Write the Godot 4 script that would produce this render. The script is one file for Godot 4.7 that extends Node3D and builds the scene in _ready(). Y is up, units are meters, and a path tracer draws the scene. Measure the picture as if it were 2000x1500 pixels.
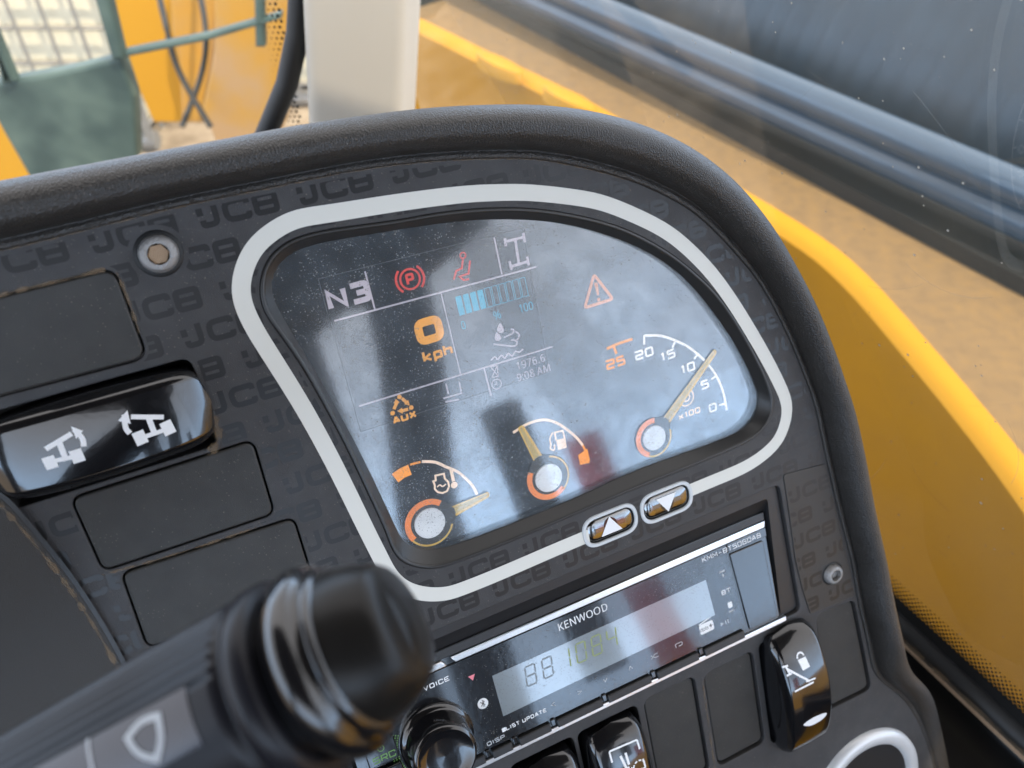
extends Node3D
# The dashboard of a loader, seen from the driver's seat. Panel parts are given in millimetres in the plane
# of the panel (u to the right, t upwards, w out of it); the machine outside is given in metres.

const CAM := Vector3(0, 2.4, 0)
var panel_basis: Basis
var panel_at: Vector3
var org := Vector3.ZERO        # origin (u, t, w) of the panel thing being built
var tilt_a := 0.0              # the plane w = tilt_a + tilt_b * t that the points lie on
var tilt_b := 0.0
var crown := []                # [u, t, angle, half length, middle height, end height] of a rocker's curved face
var M := {}
var used := {}
var smooth_n := 0

# ---------------------------------------------------------------- scene tree
func numbered(n: String) -> String:
	if not used.has(n):
		used[n] = 0
		return n
	used[n] += 1
	return "%s_%03d" % [n, used[n]]

func tag(o: Node, label: String, category: String, group := "", kind := "") -> void:
	if label: o.set_meta("label", label)
	if category: o.set_meta("category", category)
	if group: o.set_meta("group", group)
	if kind: o.set_meta("kind", kind)

func panel_thing(n: String, label: String, category: String, u: float, t: float, w := 0.0, group := "") -> Node3D:
	var o := Node3D.new()
	o.name = numbered(n)
	add_child(o)
	org = Vector3(u, t, w)
	o.transform = Transform3D(panel_basis, panel_at + panel_basis * (org * 0.001))
	tag(o, label, category, group)
	return o

func world_thing(n: String, label: String, category: String, at: Vector3, group := "", kind := "") -> Node3D:
	var o := Node3D.new()
	o.name = numbered(n)
	add_child(o)
	o.position = at
	tag(o, label, category, group, kind)
	return o

func begin() -> SurfaceTool:
	var s := SurfaceTool.new()
	s.begin(Mesh.PRIMITIVE_TRIANGLES)
	return s

func done(n: String, s: SurfaceTool, m: Material, parent: Node, flat_uv := false) -> MeshInstance3D:
	s.generate_normals()
	var o := MeshInstance3D.new()
	o.name = n
	o.mesh = s.commit()
	o.material_override = null
	if o.mesh.get_surface_count() > 0:
		o.mesh.surface_set_material(0, m)
	parent.add_child(o, true)
	return o

# ---------------------------------------------------------------- points
func P2(a: Array) -> PackedVector2Array:
	var r := PackedVector2Array()
	for i in range(0, a.size() - 1, 2):
		r.append(Vector2(a[i], a[i + 1]))
	return r

func v3(p: Vector2, w: float) -> Vector3:
	var z := w + tilt_a + tilt_b * p.y
	if crown.size() > 0:
		var d := Vector2(p.x - crown[0], p.y - crown[1]).rotated(-crown[2])
		var q: float = clampf(d.x / crown[3], -1.0, 1.0)
		z += crown[5] + (crown[4] - crown[5]) * (1.0 - q * q)
	return (Vector3(p.x, p.y, z) - org) * 0.001

func smooth(a: PackedVector2Array, sub: int, closed: bool) -> PackedVector2Array:
	var r := PackedVector2Array()
	var n := a.size()
	var last := n if closed else n - 1
	for i in last:
		var p0 := a[(i - 1 + n) % n] if closed or i > 0 else a[0] * 2.0 - a[1]
		var p1 := a[i]
		var p2 := a[(i + 1) % n]
		var p3 := a[(i + 2) % n] if closed or i + 2 < n else a[n - 1] * 2.0 - a[n - 2]
		for k in sub:
			r.append(p1.cubic_interpolate(p2, p0, p3, float(k) / sub))
	if not closed: r.append(a[n - 1])
	return r

func relax(a: PackedVector2Array, times: int, closed: bool) -> PackedVector2Array:
	var r := a.duplicate()
	var n := r.size()
	for k in times:
		var q := r.duplicate()
		for i in n:
			if closed or (i > 0 and i < n - 1):
				q[i] = r[i] * 0.5 + (r[(i - 1 + n) % n] + r[(i + 1) % n]) * 0.25
		r = q
	return r

func ccw(a: PackedVector2Array) -> PackedVector2Array:
	if Geometry2D.is_polygon_clockwise(a):
		var r := a.duplicate()
		r.reverse()
		return r
	return a

func round_poly(a: PackedVector2Array, r: float, seg := 6, closed := true) -> PackedVector2Array:
	var o := PackedVector2Array()
	var n := a.size()
	for i in n:
		if not closed and (i == 0 or i == n - 1):
			o.append(a[i])
			continue
		var p := a[i]
		var da := (a[(i - 1 + n) % n] - p)
		var db := (a[(i + 1) % n] - p)
		var ang := absf(da.angle_to(db))
		if ang > 3.0:
			o.append(p)
			continue
		var cut := minf(r / tan(ang / 2.0), minf(da.length(), db.length()) * 0.49)
		var s := p + da.normalized() * cut
		var e := p + db.normalized() * cut
		for k in seg + 1:
			var x := float(k) / seg
			o.append(s.lerp(p, x).lerp(p.lerp(e, x), x))
	return o

func rrect(u: float, t: float, wd: float, ht: float, r: float, seg := 5, turn := 0.0) -> PackedVector2Array:
	var a := PackedVector2Array()
	for q in [[1, -1], [1, 1], [-1, 1], [-1, -1]]:
		a.append(Vector2(q[0] * wd / 2, q[1] * ht / 2).rotated(turn) + Vector2(u, t))
	return round_poly(a, r, seg)

func disc(u: float, t: float, r: float, n := 32) -> PackedVector2Array:
	var a := PackedVector2Array()
	for i in n: a.append(Vector2(u, t) + Vector2.from_angle(TAU * i / n) * r)
	return a

func arc(u: float, t: float, r: float, a0: float, a1: float, n := 16) -> PackedVector2Array:
	var a := PackedVector2Array()
	for i in n + 1: a.append(Vector2(u, t) + Vector2.from_angle(deg_to_rad(lerpf(a0, a1, float(i) / n))) * r)
	return a

func inset(a: PackedVector2Array, d: float) -> PackedVector2Array:   # shrinks a counter-clockwise outline
	var o := PackedVector2Array()
	var n := a.size()
	for i in n:
		var e0 := (a[i] - a[(i - 1 + n) % n])
		var e1 := (a[(i + 1) % n] - a[i])
		if e0.length() < 1e-5: e0 = e1
		if e1.length() < 1e-5: e1 = e0
		var n0 := e0.normalized().orthogonal() * -1.0
		var n1 := e1.normalized().orthogonal() * -1.0
		var m := (n0 + n1)
		m = m / maxf(0.35, m.length_squared() / 2.0) if m.length() > 1e-4 else n0
		o.append(a[i] + m * d)
	return o

# ---------------------------------------------------------------- shapes
func tri(s: SurfaceTool, a: Vector3, b: Vector3, c: Vector3) -> void:
	s.add_vertex(a); s.add_vertex(c); s.add_vertex(b)

func new_group(s: SurfaceTool) -> void:
	smooth_n = smooth_n % 2000000 + 1
	s.set_smooth_group(smooth_n)

func cap(s: SurfaceTool, a: PackedVector2Array, w: float) -> void:
	s.set_smooth_group(-1)
	var k := Geometry2D.triangulate_polygon(a)
	if k.is_empty() and a.size() > 4:      # a tightly rounded outline that folded over itself: a fan does
		var c := Vector2.ZERO
		for p in a: c += p / a.size()
		for i in a.size(): tri(s, v3(c, w), v3(a[i], w), v3(a[(i + 1) % a.size()], w))
	for i in range(0, k.size(), 3):
		var p := a[k[i]]
		var q := a[k[i + 1]]
		var r := a[k[i + 2]]
		if (q - p).cross(r - p) < 0:
			var x := q
			q = r
			r = x
		tri(s, v3(p, w), v3(q, w), v3(r, w))

func wall(s: SurfaceTool, a: PackedVector2Array, wa: float, b: PackedVector2Array, wb: float, closed := true, fresh := true) -> void:
	if fresh: new_group(s)
	var n := a.size()
	for i in (n if closed else n - 1):
		var j := (i + 1) % n
		var p := v3(a[i], wa)
		var q := v3(a[j], wa)
		var r := v3(b[j], wb)
		var t := v3(b[i], wb)
		tri(s, p, q, r)
		tri(s, p, r, t)

func slab(s: SurfaceTool, a: PackedVector2Array, w0: float, w1: float, bevel := 0.4, steps := 3) -> void:
	a = ccw(a)
	var prev := a
	var pw := w1 - bevel
	wall(s, a, w0, a, pw)
	new_group(s)
	for k in steps:
		var x := (k + 1.0) / steps * PI / 2
		var nx := inset(a, bevel * (1.0 - cos(x)))
		var nw := w1 - bevel + bevel * sin(x)
		wall(s, prev, pw, nx, nw, true, false)
		prev = nx
		pw = nw
	cap(s, prev, w1)

func holed(outer: PackedVector2Array, holes: Array) -> PackedVector2Array:
	var a := ccw(outer)
	var list := []
	for h in holes:
		var q: PackedVector2Array = ccw(h).duplicate()
		q.reverse()
		list.append(q)
	while list.size() > 0:
		var best := INF
		var bi := 0
		var bk := 0
		var bh := 0
		for hi in list.size():
			for k in list[hi].size():
				for i in a.size():
					var d: float = a[i].distance_squared_to(list[hi][k])
					if d < best:
						best = d; bi = i; bk = k; bh = hi
		var h: PackedVector2Array = list[bh]
		list.remove_at(bh)
		var r := a.slice(0, bi + 1)
		for k in h.size() + 1: r.append(h[(bk + k) % h.size()])
		r.append_array(a.slice(bi))
		a = r
	return a

func ribbon(s: SurfaceTool, a: PackedVector2Array, width: float, w: float, closed := false, uv := false) -> void:
	s.set_smooth_group(-1)
	if crown.size() > 0 and not closed:
		var f := PackedVector2Array()
		for i in a.size() - 1:
			for k in 6: f.append(a[i].lerp(a[i + 1], k / 6.0))
		f.append(a[a.size() - 1])
		a = f
	var n := a.size()
	var lo := PackedVector2Array()
	var hi := PackedVector2Array()
	for i in n:
		var e0 := a[i] - a[(i - 1 + n) % n] if closed or i > 0 else a[1] - a[0]
		var e1 := a[(i + 1) % n] - a[i] if closed or i < n - 1 else a[n - 1] - a[n - 2]
		var n0 := e0.normalized().orthogonal()
		var n1 := e1.normalized().orthogonal()
		var m := n0 + n1
		m = m / maxf(0.5, m.length_squared() / 2.0) if m.length() > 1e-4 else n0
		lo.append(a[i] - m * width / 2)
		hi.append(a[i] + m * width / 2)
	var run := 0.0
	for i in (n if closed else n - 1):
		var j := (i + 1) % n
		var nxt := run + a[i].distance_to(a[j])
		var p := [v3(lo[i], w), v3(hi[i], w), v3(hi[j], w), v3(lo[j], w)]
		var c := [Vector2(run / 40.0, 1), Vector2(run / 40.0, 0), Vector2(nxt / 40.0, 0), Vector2(nxt / 40.0, 1)]
		for k in [0, 1, 2, 0, 2, 3]:
			if uv: s.set_uv(c[k])
			s.add_vertex(p[k])
		run = nxt

func rod(s: SurfaceTool, path: Array, r: float, sides := 14, ends := true) -> void:   # a tube through local points in metres
	new_group(s)
	var rings := []
	var up := Vector3.UP
	for i in path.size():
		var d: Vector3 = (path[mini(i + 1, path.size() - 1)] - path[maxi(i - 1, 0)]).normalized()
		if absf(d.dot(up)) > 0.95: up = Vector3.RIGHT
		var x := d.cross(up).normalized()
		var y := x.cross(d).normalized()
		var ring := []
		for k in sides: ring.append(path[i] + (x * cos(TAU * k / sides) + y * sin(TAU * k / sides)) * r)
		rings.append(ring)
	loft(s, rings, true, false)
	if ends:
		s.set_smooth_group(-1)
		for e in [0, rings.size() - 1]:
			for k in sides: tri(s, path[e], rings[e][k], rings[e][(k + 1) % sides])

func loft(s: SurfaceTool, rings: Array, closed := true, fresh := true) -> void:
	if fresh: new_group(s)
	for i in rings.size() - 1:
		var n: int = rings[i].size()
		for k in (n if closed else n - 1):
			var j := (k + 1) % n
			tri(s, rings[i][k], rings[i][j], rings[i + 1][j])
			tri(s, rings[i][k], rings[i + 1][j], rings[i + 1][k])

func prism(s: SurfaceTool, a: PackedVector2Array, z0: float, z1: float, off: Vector3, bevel := 0.006) -> void:   # a solid between two upright planes, in metres
	a = ccw(a)
	var rings := []
	for q in [[0.0, z1], [0.0, z0 - bevel], [bevel * 0.3, z0 - bevel * 0.3], [bevel, z0]]:
		var b := inset(a, q[0])
		var ring := []
		for p in b: ring.append(Vector3(p.x, p.y, q[1]) - off)
		rings.append(ring)
	for i in 3:
		for k in a.size():
			new_group(s)
			var j := (k + 1) % a.size()
			tri(s, rings[i][k], rings[i][j], rings[i + 1][j])
			tri(s, rings[i][k], rings[i + 1][j], rings[i + 1][k])
	s.set_smooth_group(-1)
	for e in [0, 3]:
		var b := inset(a, 0.0 if e == 0 else bevel)
		var k := Geometry2D.triangulate_polygon(b)
		for i in range(0, k.size(), 3): tri(s, rings[e][k[i]], rings[e][k[i + 1]], rings[e][k[i + 2]])

# ---------------------------------------------------------------- lettering: strokes on a square grid
const GLYPHS := {
	"0": [[1, 0,0, 1,0, 1,1, 0,1]], "O": [[1, 0,0, 1,0, 1,1, 0,1]], "D": [[1, 0,0, 1,0, 1,1, 0,1]],
	"1": [[0, 0.15,0.74, 0.6,1, 0.6,0]], "2": [[0, 0,0.95, 0,1, 1,1, 1,0.5, 0,0.5, 0,0, 1,0]],
	"3": [[0, 0,1, 1,1, 1,0, 0,0], [0, 0.3,0.5, 1,0.5]], "4": [[0, 0.1,1, 0,0.3, 1,0.3], [0, 0.75,0.75, 0.75,0]],
	"5": [[0, 1,1, 0,1, 0,0.55, 1,0.55, 1,0, 0,0]], "6": [[0, 1,1, 0,1, 0,0, 1,0, 1,0.55, 0,0.55]],
	"8": [[1, 0,0, 1,0, 1,1, 0,1], [0, 0,0.5, 1,0.5]],
	"x": [[0, 0,0.75, 1,0], [0, 0,0, 1,0.75]], "X": [[0, 0,1, 1,0], [0, 0,0, 1,1]], "N": [[0, 0,0, 0,1, 1,0, 1,1]],
	"k": [[0, 0,0, 0,1.6], [0, 1,1, 0.12,0.5, 1,0]], "p": [[0, 0,-0.55, 0,1, 1,1, 1,0, 0,0]], "h": [[0, 0,1.6, 0,0], [0, 0,1, 1,1, 1,0]],
	"A": [[0, 0,0, 0.42,1, 0.58,1, 1,0], [0, 0.2,0.28, 0.8,0.28]], "U": [[0, 0,1, 0,0, 1,0, 1,1]],
	"B": [[1, 0,0, 1,0, 1,1, 0,1], [0, 0,0.5, 1,0.5]], "C": [[0, 1,0.7, 1,1, 0,1, 0,0, 1,0, 1,0.3]],
	"K": [[0, 0,0, 0,1], [0, 1,1, 0.1,0.45], [0, 0.3,0.6, 1,0]], "M": [[0, 0,0, 0,1, 0.5,0.3, 1,1, 1,0]], "-": [[0, 0.1,0.45, 0.9,0.45]],
	"T": [[0, 0,1, 1,1], [0, 0.5,1, 0.5,0]], "S": [[0, 1,1, 0,1, 0,0.5, 1,0.5, 1,0, 0,0]], "L": [[0, 0,1, 0,0, 1,0]], "I": [[0, 0.5,0, 0.5,1]],
	"P": [[0, 0,0, 0,1, 1,1, 1,0.45, 0,0.45]], "R": [[0, 0,0, 0,1, 1,1, 1,0.45, 0,0.45], [0, 0.5,0.45, 1,0]],
	"E": [[0, 1,1, 0,1, 0,0, 1,0], [0, 0,0.5, 0.85,0.5]], "V": [[0, 0,1, 0.5,0, 1,1]], "W": [[0, 0,1, 0.25,0, 0.5,0.8, 0.75,0, 1,1]],
	"G": [[0, 1,0.8, 1,1, 0,1, 0,0, 1,0, 1,0.45, 0.55,0.45]],
	"q": [[0, 1,1, 0,1, 0,0, 1,0], [0, 1,1, 1,-0.4]], "a": [[1, 0,0, 1,0, 1,0.8, 0,0.8]], "d": [[1, 0,0, 1,0, 1,0.75, 0,0.75], [0, 1,0, 1,1.2]], "b": [[1, 0,0, 1,0, 1,0.75, 0,0.75], [0, 0,0, 0,1.2]],
}

func strokes(text: String, u: float, t: float, h: float, wd: float, th: float, gap: float, turn := 0.0, slant := 0.0) -> Array:   # centred on (u, t); every entry: [closed, points]
	var total := 0.0
	var widths := []
	for ch in text:
		var cw := wd * (0.62 if ch == "1" else 0.35 if ch == "I" or ch == " " else 1.15 if ch == "M" or ch == "W" else 1.0)
		widths.append(cw)
		total += cw + gap
	total -= gap
	var x := -total / 2
	var out := []
	for i in text.length():
		if GLYPHS.has(text[i]):
			for g in GLYPHS[text[i]]:
				var a := PackedVector2Array()
				for k in range(1, g.size(), 2):
					var p := Vector2(x + th / 2 + g[k] * (widths[i] - th), -h / 2 + th / 2 + g[k + 1] * (h - th))
					p.x += p.y * slant
					a.append(p.rotated(turn) + Vector2(u, t))
				var slanted := text[i] in "NKMAVWXxk"
				out.append([g[0] == 1, a if slanted else round_poly(a, th * (0.7 if g[0] == 1 else 0.45), 4, g[0] == 1)])
		x += widths[i] + gap
	return out

func write(parent: Node, n: String, text: String, u: float, t: float, w: float, h: float, wd: float, th: float, gap: float, m: Material, turn := 0.0, slant := 0.0) -> void:
	var s := begin()
	var k := 0
	for q in strokes(text, u, t, h, wd, th, gap, turn, slant):
		ribbon(s, q[1], th, w + 0.003 * k, q[0])
		k += 1
	done(n, s, m, parent)

func type(parent: Node, n: String, text: String, u: float, t: float, w: float, h: float, stretch: float, m: Material, bold := false, turn := 0.0) -> void:
	var f := SystemFont.new()
	f.font_names = PackedStringArray(["Droid Sans"])
	f.font_weight = 700 if bold else 400
	var tm := TextMesh.new()
	tm.text = text
	tm.font = f
	tm.font_size = 48
	tm.depth = 0.00002
	tm.pixel_size = h * 0.001 / (0.714 * 48)
	tm.curve_step = 1.0
	tm.material = m
	var o := MeshInstance3D.new()
	o.name = n
	o.mesh = tm
	parent.add_child(o, true)
	var slope := atan(tilt_b)
	o.transform = Transform3D(Basis(Vector3.RIGHT, slope) * Basis(Vector3.BACK, turn) * Basis.from_scale(Vector3(stretch, 1, 1)), v3(Vector2(u, t), w))

func shape(parent: Node, n: String, polys: Array, w: float, m: Material) -> void:
	var s := begin()
	for a in polys: cap(s, a, w)
	done(n, s, m, parent)

func lines(parent: Node, n: String, paths: Array, th: float, w: float, m: Material, closed := false) -> void:
	var s := begin()
	var k := 0
	for a in paths:
		ribbon(s, a, th, w + 0.003 * k, closed)
		k += 1
	done(n, s, m, parent)

# ---------------------------------------------------------------- materials
func grain(freq: float, octaves: int, size: int, seed_n: int, kind := FastNoiseLite.TYPE_SIMPLEX_SMOOTH) -> ImageTexture:
	var f := FastNoiseLite.new()
	f.seed = seed_n
	f.noise_type = kind
	f.frequency = freq
	f.fractal_octaves = octaves
	return ImageTexture.create_from_image(f.get_seamless_image(size, size))

func mat(n: String, c: Color, rough: float, o := {}) -> StandardMaterial3D:
	var m := StandardMaterial3D.new()
	m.resource_name = n
	m.albedo_color = Color(c.r, c.g, c.b).linear_to_srgb()
	m.roughness = rough
	m.cull_mode = BaseMaterial3D.CULL_DISABLED
	m.metallic = o.get("metal", 0.0)
	m.metallic_specular = o.get("spec", 0.5)
	if o.has("coat"):
		m.clearcoat_enabled = true
		m.clearcoat = o.coat
		m.clearcoat_roughness = o.get("coat_rough", 0.05)
	if o.has("glow"):
		m.emission_enabled = true
		m.emission = (o.glow as Color).linear_to_srgb()
		m.emission_energy_multiplier = o.get("power", 1.0) * 1.75
	if o.has("bump"):
		m.heightmap_enabled = true
		m.heightmap_texture = o.bump
		m.heightmap_scale = o.relief
	if o.has("map"):
		m.albedo_texture = o.map
		m.albedo_color = Color.WHITE
	if o.has("rough_map"):
		m.roughness_texture = o.rough_map
		m.roughness_texture_channel = BaseMaterial3D.TEXTURE_CHANNEL_GRAYSCALE
	if o.has("scale"):
		m.uv1_triplanar = true
		m.uv1_scale = Vector3.ONE * o.scale
	M[n] = m
	return m

func ramp_image(size: int, noise: FastNoiseLite, stops: Array) -> ImageTexture:   # colour by noise; stops [value, linear colour]
	var g := Gradient.new()
	g.offsets = PackedFloat32Array(stops.map(func(x): return x[0]))
	g.colors = PackedColorArray(stops.map(func(x): return (x[1] as Color).linear_to_srgb()))
	var src := noise.get_seamless_image(size, size)
	var im := Image.create_empty(size, size, false, Image.FORMAT_RGBA8)
	for y in size:
		for x in size:
			im.set_pixel(x, y, g.sample(src.get_pixel(x, y).r))
	return ImageTexture.create_from_image(im)

func fnoise(freq: float, oct: int, seed_n: int) -> FastNoiseLite:
	var f := FastNoiseLite.new()
	f.noise_type = FastNoiseLite.TYPE_SIMPLEX_SMOOTH
	f.frequency = freq
	f.fractal_octaves = oct
	f.seed = seed_n
	return f

func speck_image(w: int, h: int, count: int, col: Color, seed_n: int, scratches: int, haze: Color) -> Image:
	var rng := RandomNumberGenerator.new()
	rng.seed = seed_n
	var im := Image.create_empty(w, h, false, Image.FORMAT_RGBA8)
	var n := fnoise(0.006, 3, seed_n + 5)
	im.fill(Color(col.r, col.g, col.b, 0.0))
	if haze.a > 0.0:
		for y in h:
			for x in w:
				var v := clampf(0.5 + 0.5 * n.get_noise_2d(x, y) * 1.6, 0.0, 1.0)
				im.set_pixel(x, y, Color(haze.r, haze.g, haze.b, haze.a * (0.35 + 0.65 * v)))
	for i in count:
		var x := rng.randi_range(2, w - 4)
		var y := rng.randi_range(2, h - 4)
		if n.get_noise_2d(x, y) * 0.9 + 0.55 < rng.randf(): continue
		var r := 0.5 + absf(rng.randfn(0.0, 0.6))
		var a := rng.randf_range(0.35, 0.9)
		var ir := int(ceil(r))
		for dy in range(-ir, ir + 1):
			for dx in range(-ir, ir + 1):
				if dx * dx + dy * dy <= r * r + 0.3:
					im.set_pixel(clampi(x + dx, 0, w - 1), clampi(y + dy, 0, h - 1), Color(col.r, col.g, col.b, a))
	for i in scratches:
		var p := Vector2(rng.randf() * w, rng.randf() * h)
		var d := Vector2.from_angle(rng.randf_range(0, TAU))
		var bend := rng.randf_range(-0.015, 0.015)
		var a := rng.randf_range(0.08, 0.3)
		for k in rng.randi_range(20, 120):
			p += d
			d = d.rotated(bend)
			if p.x > 1 and p.y > 1 and p.x < w - 2 and p.y < h - 2: im.set_pixel(int(p.x), int(p.y), Color(col.r, col.g, col.b, a))
	return im

func dusty_map(a: Color, b: Color, specks: int, scratches: int, seed_n: int) -> ImageTexture:   # plastic with pale dust specks and fine scuffs
	var size := 1024
	var n := fnoise(0.008, 4, seed_n).get_seamless_image(size, size)
	var im := Image.create_empty(size, size, false, Image.FORMAT_RGBA8)
	for y in size:
		for x in size: im.set_pixel(x, y, a.lerp(b, n.get_pixel(x, y).r).linear_to_srgb())
	var over := speck_image(size, size, specks, Color(0.42, 0.38, 0.34), seed_n + 1, scratches, Color(0, 0, 0, 0))
	im.blend_rect(over, Rect2i(0, 0, size, size), Vector2i.ZERO)
	return ImageTexture.create_from_image(im)

func film(n: String, im: Image, rough: float) -> StandardMaterial3D:
	var m := StandardMaterial3D.new()
	m.resource_name = n
	m.transparency = BaseMaterial3D.TRANSPARENCY_ALPHA
	m.albedo_texture = ImageTexture.create_from_image(im)
	m.roughness = rough
	m.metallic_specular = 0.2
	m.cull_mode = BaseMaterial3D.CULL_DISABLED
	M[n] = m
	return m

func pane(n: String, tint: Color, alpha: float, rough := 0.02) -> void:
	var m := StandardMaterial3D.new()
	m.resource_name = n
	m.transparency = BaseMaterial3D.TRANSPARENCY_ALPHA
	m.albedo_color = Color(tint.r, tint.g, tint.b, alpha)
	m.roughness = rough
	m.metallic_specular = 0.5
	m.cull_mode = BaseMaterial3D.CULL_DISABLED
	M[n] = m

func glow(n: String, c: Color, power := 1.0, base := 0.25) -> void:
	mat(n, Color(c.r * base, c.g * base, c.b * base), 0.5, {"glow": c, "power": power})

func materials() -> void:
	var fine := grain(0.09, 2, 256, 3)
	var leather := grain(0.05, 3, 512, 9, FastNoiseLite.TYPE_CELLULAR)
	var cloudy := grain(0.012, 4, 256, 21)
	var worn := ramp_image(256, fnoise(0.02, 4, 4), [[0.0, Color(0.45, 0.45, 0.45)], [1.0, Color(0.75, 0.75, 0.75)]])
	var grain_fine := grain(0.3, 2, 1024, 13)
	var grain_hide := grain(0.2, 3, 1024, 19, FastNoiseLite.TYPE_CELLULAR)
	mat("fascia", Color(0.034, 0.033, 0.034), 0.5, {"map": dusty_map(Color(0.024, 0.023, 0.024), Color(0.037, 0.035, 0.035), 5000, 60, 61), "bump": grain_fine, "relief": 0.012, "scale": 8.0, "rough_map": worn, "spec": 0.55})
	M.fascia.roughness = 0.8
	mat("plate_worn", Color(0.026, 0.023, 0.02), 0.36, {"bump": fine, "relief": 0.008, "scale": 130.0, "spec": 0.5})
	mat("gloss_print", Color(0.017, 0.0165, 0.0165), 0.34, {"spec": 0.42})
	mat("rim", Color(0.022, 0.0195, 0.0175), 0.4, {"map": dusty_map(Color(0.019, 0.017, 0.015), Color(0.028, 0.025, 0.022), 9000, 20, 71), "bump": grain_hide, "relief": 0.05, "scale": 8.0, "spec": 0.5})
	mat("blank", Color(0.026, 0.025, 0.023), 0.58, {"map": dusty_map(Color(0.022, 0.021, 0.019), Color(0.032, 0.03, 0.027), 3000, 40, 81), "bump": grain_fine, "relief": 0.01, "scale": 8.0})
	mat("trim_black", Color(0.006, 0.006, 0.006), 0.3, {"spec": 0.3})
	mat("seam", Color(0.006, 0.006, 0.006), 0.6)
	mat("stripe", Color(0.66, 0.645, 0.585), 0.5, {"spec": 0.4})
	mat("button_ring", Color(0.55, 0.57, 0.58), 0.4)
	mat("bezel", Color(0.022, 0.021, 0.02), 0.35, {"bump": fine, "relief": 0.003, "scale": 160.0})
	mat("black_gloss", Color(0.006, 0.006, 0.007), 0.14, {"coat": 0.6, "coat_rough": 0.04, "bump": cloudy, "relief": 0.002, "scale": 60.0})
	mat("black_satin", Color(0.014, 0.014, 0.015), 0.38, {"bump": fine, "relief": 0.003, "scale": 150.0})
	mat("dial_face", Color(0.014, 0.014, 0.015), 0.1, {"spec": 0.62, "coat": 1.0, "coat_rough": 0.07})
	mat("lcd_face", Color(0.016, 0.017, 0.02), 0.1, {"spec": 0.55, "coat": 0.8, "coat_rough": 0.07})
	mat("hair_line", Color(0.1, 0.1, 0.1), 0.5)
	mat("white_print", Color(0.78, 0.78, 0.78), 0.5)
	mat("grey_print", Color(0.4, 0.41, 0.42), 0.5)
	mat("pink_print", Color(0.75, 0.2, 0.24), 0.5)
	mat("hub_cap", Color(0.9, 0.9, 0.88), 0.45)
	mat("chrome", Color(0.56, 0.55, 0.54), 0.28, {"metal": 1.0, "bump": cloudy, "relief": 0.004, "scale": 90.0})
	mat("mirror_button", Color(0.2, 0.2, 0.2), 0.12, {"metal": 1.0})
	mat("steel", Color(0.3, 0.29, 0.28), 0.5, {"metal": 0.6, "bump": grain(0.08, 3, 128, 31), "relief": 0.03, "scale": 120.0})
	mat("caked_dust", Color(0.36, 0.25, 0.16), 0.95, {"bump": fine, "relief": 0.03, "scale": 90.0})
	mat("led_window", Color(0.2, 0.225, 0.235), 0.12, {"spec": 0.7, "coat": 0.8})
	mat("segment", Color(0.17, 0.21, 0.07), 0.3, {"glow": Color(0.2, 0.25, 0.06), "power": 0.14})
	mat("segment_off", Color(0.17, 0.19, 0.196), 0.3)
	mat("ring_silver", Color(0.62, 0.63, 0.64), 0.35, {"metal": 0.25})
	mat("rubber", Color(0.012, 0.012, 0.012), 0.55)
	mat("stalk", Color(0.01, 0.01, 0.013), 0.36, {"spec": 0.34})
	mat("stalk_ring", Color(0.006, 0.006, 0.007), 0.2, {"coat": 0.5})
	mat("stalk_button", Color(0.01, 0.009, 0.008), 0.34, {"spec": 0.32})
	mat("stalk_label", Color(0.016, 0.016, 0.026), 0.22, {"coat": 0.25, "spec": 0.5})
	mat("shroud", Color(0.026, 0.023, 0.02), 0.6, {"bump": fine, "relief": 0.008, "scale": 90.0})
	mat("amber", Color(0.55, 0.33, 0.05), 0.3, {"glow": Color(0.62, 0.4, 0.07), "power": 0.2})
	mat("needle", Color(0.05, 0.048, 0.04), 0.25)
	mat("amber_pale", Color(0.38, 0.28, 0.09), 0.3, {"glow": Color(0.5, 0.36, 0.12), "power": 0.16})
	mat("ember", Color(0.6, 0.17, 0.03), 0.3, {"glow": Color(0.85, 0.22, 0.03), "power": 0.24})
	glow("lit_lilac", Color(0.58, 0.53, 0.62), 0.32)
	glow("lit_red", Color(0.8, 0.06, 0.04), 0.34)
	glow("lit_orange", Color(0.95, 0.42, 0.06), 0.34)
	glow("lit_cyan", Color(0.08, 0.42, 0.62), 0.34)
	glow("lit_warm", Color(1.0, 0.76, 0.58), 0.3, 0.5)
	glow("lit_white", Color(0.95, 0.92, 0.9), 0.3, 0.5)
	glow("lit_amber", Color(1.0, 0.36, 0.04), 0.4)
	glow("lit_peach", Color(0.9, 0.45, 0.3), 0.3)
	glow("lit_green", Color(0.16, 0.36, 0.1), 0.2)
	pane("lens", Color(0.8, 0.85, 0.86), 0.012, 0.055)
	pane("window_glass", Color(0.75, 0.85, 0.82), 0.03)
	film("dust_and_haze", speck_image(1800, 1150, 34000, Color(0.62, 0.6, 0.57), 77, 60, Color(0.58, 0.62, 0.66, 0.19)), 0.9)  # dust specks over a bluish haze painted to brighten the glass
	film("window_dust_haze", speck_image(1024, 1024, 700, Color(0.72, 0.7, 0.66), 12, 60, Color(0.62, 0.55, 0.44, 0.1)), 0.95)  # dust and scratches, plus a painted milky haze for the glass reflection
	film("radio_dust", speck_image(2048, 512, 9000, Color(0.5, 0.49, 0.47), 41, 90, Color(0, 0, 0, 0)), 0.9)
	film("edge_dust", edge_dust_image(), 0.95)
	# outside
	var yellow_noise := fnoise(0.03, 5, 8)
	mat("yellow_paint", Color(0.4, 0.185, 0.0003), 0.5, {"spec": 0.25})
	mat("yellow_bright", Color(0.52, 0.26, 0.012), 0.55, {"spec": 0.3})
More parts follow.
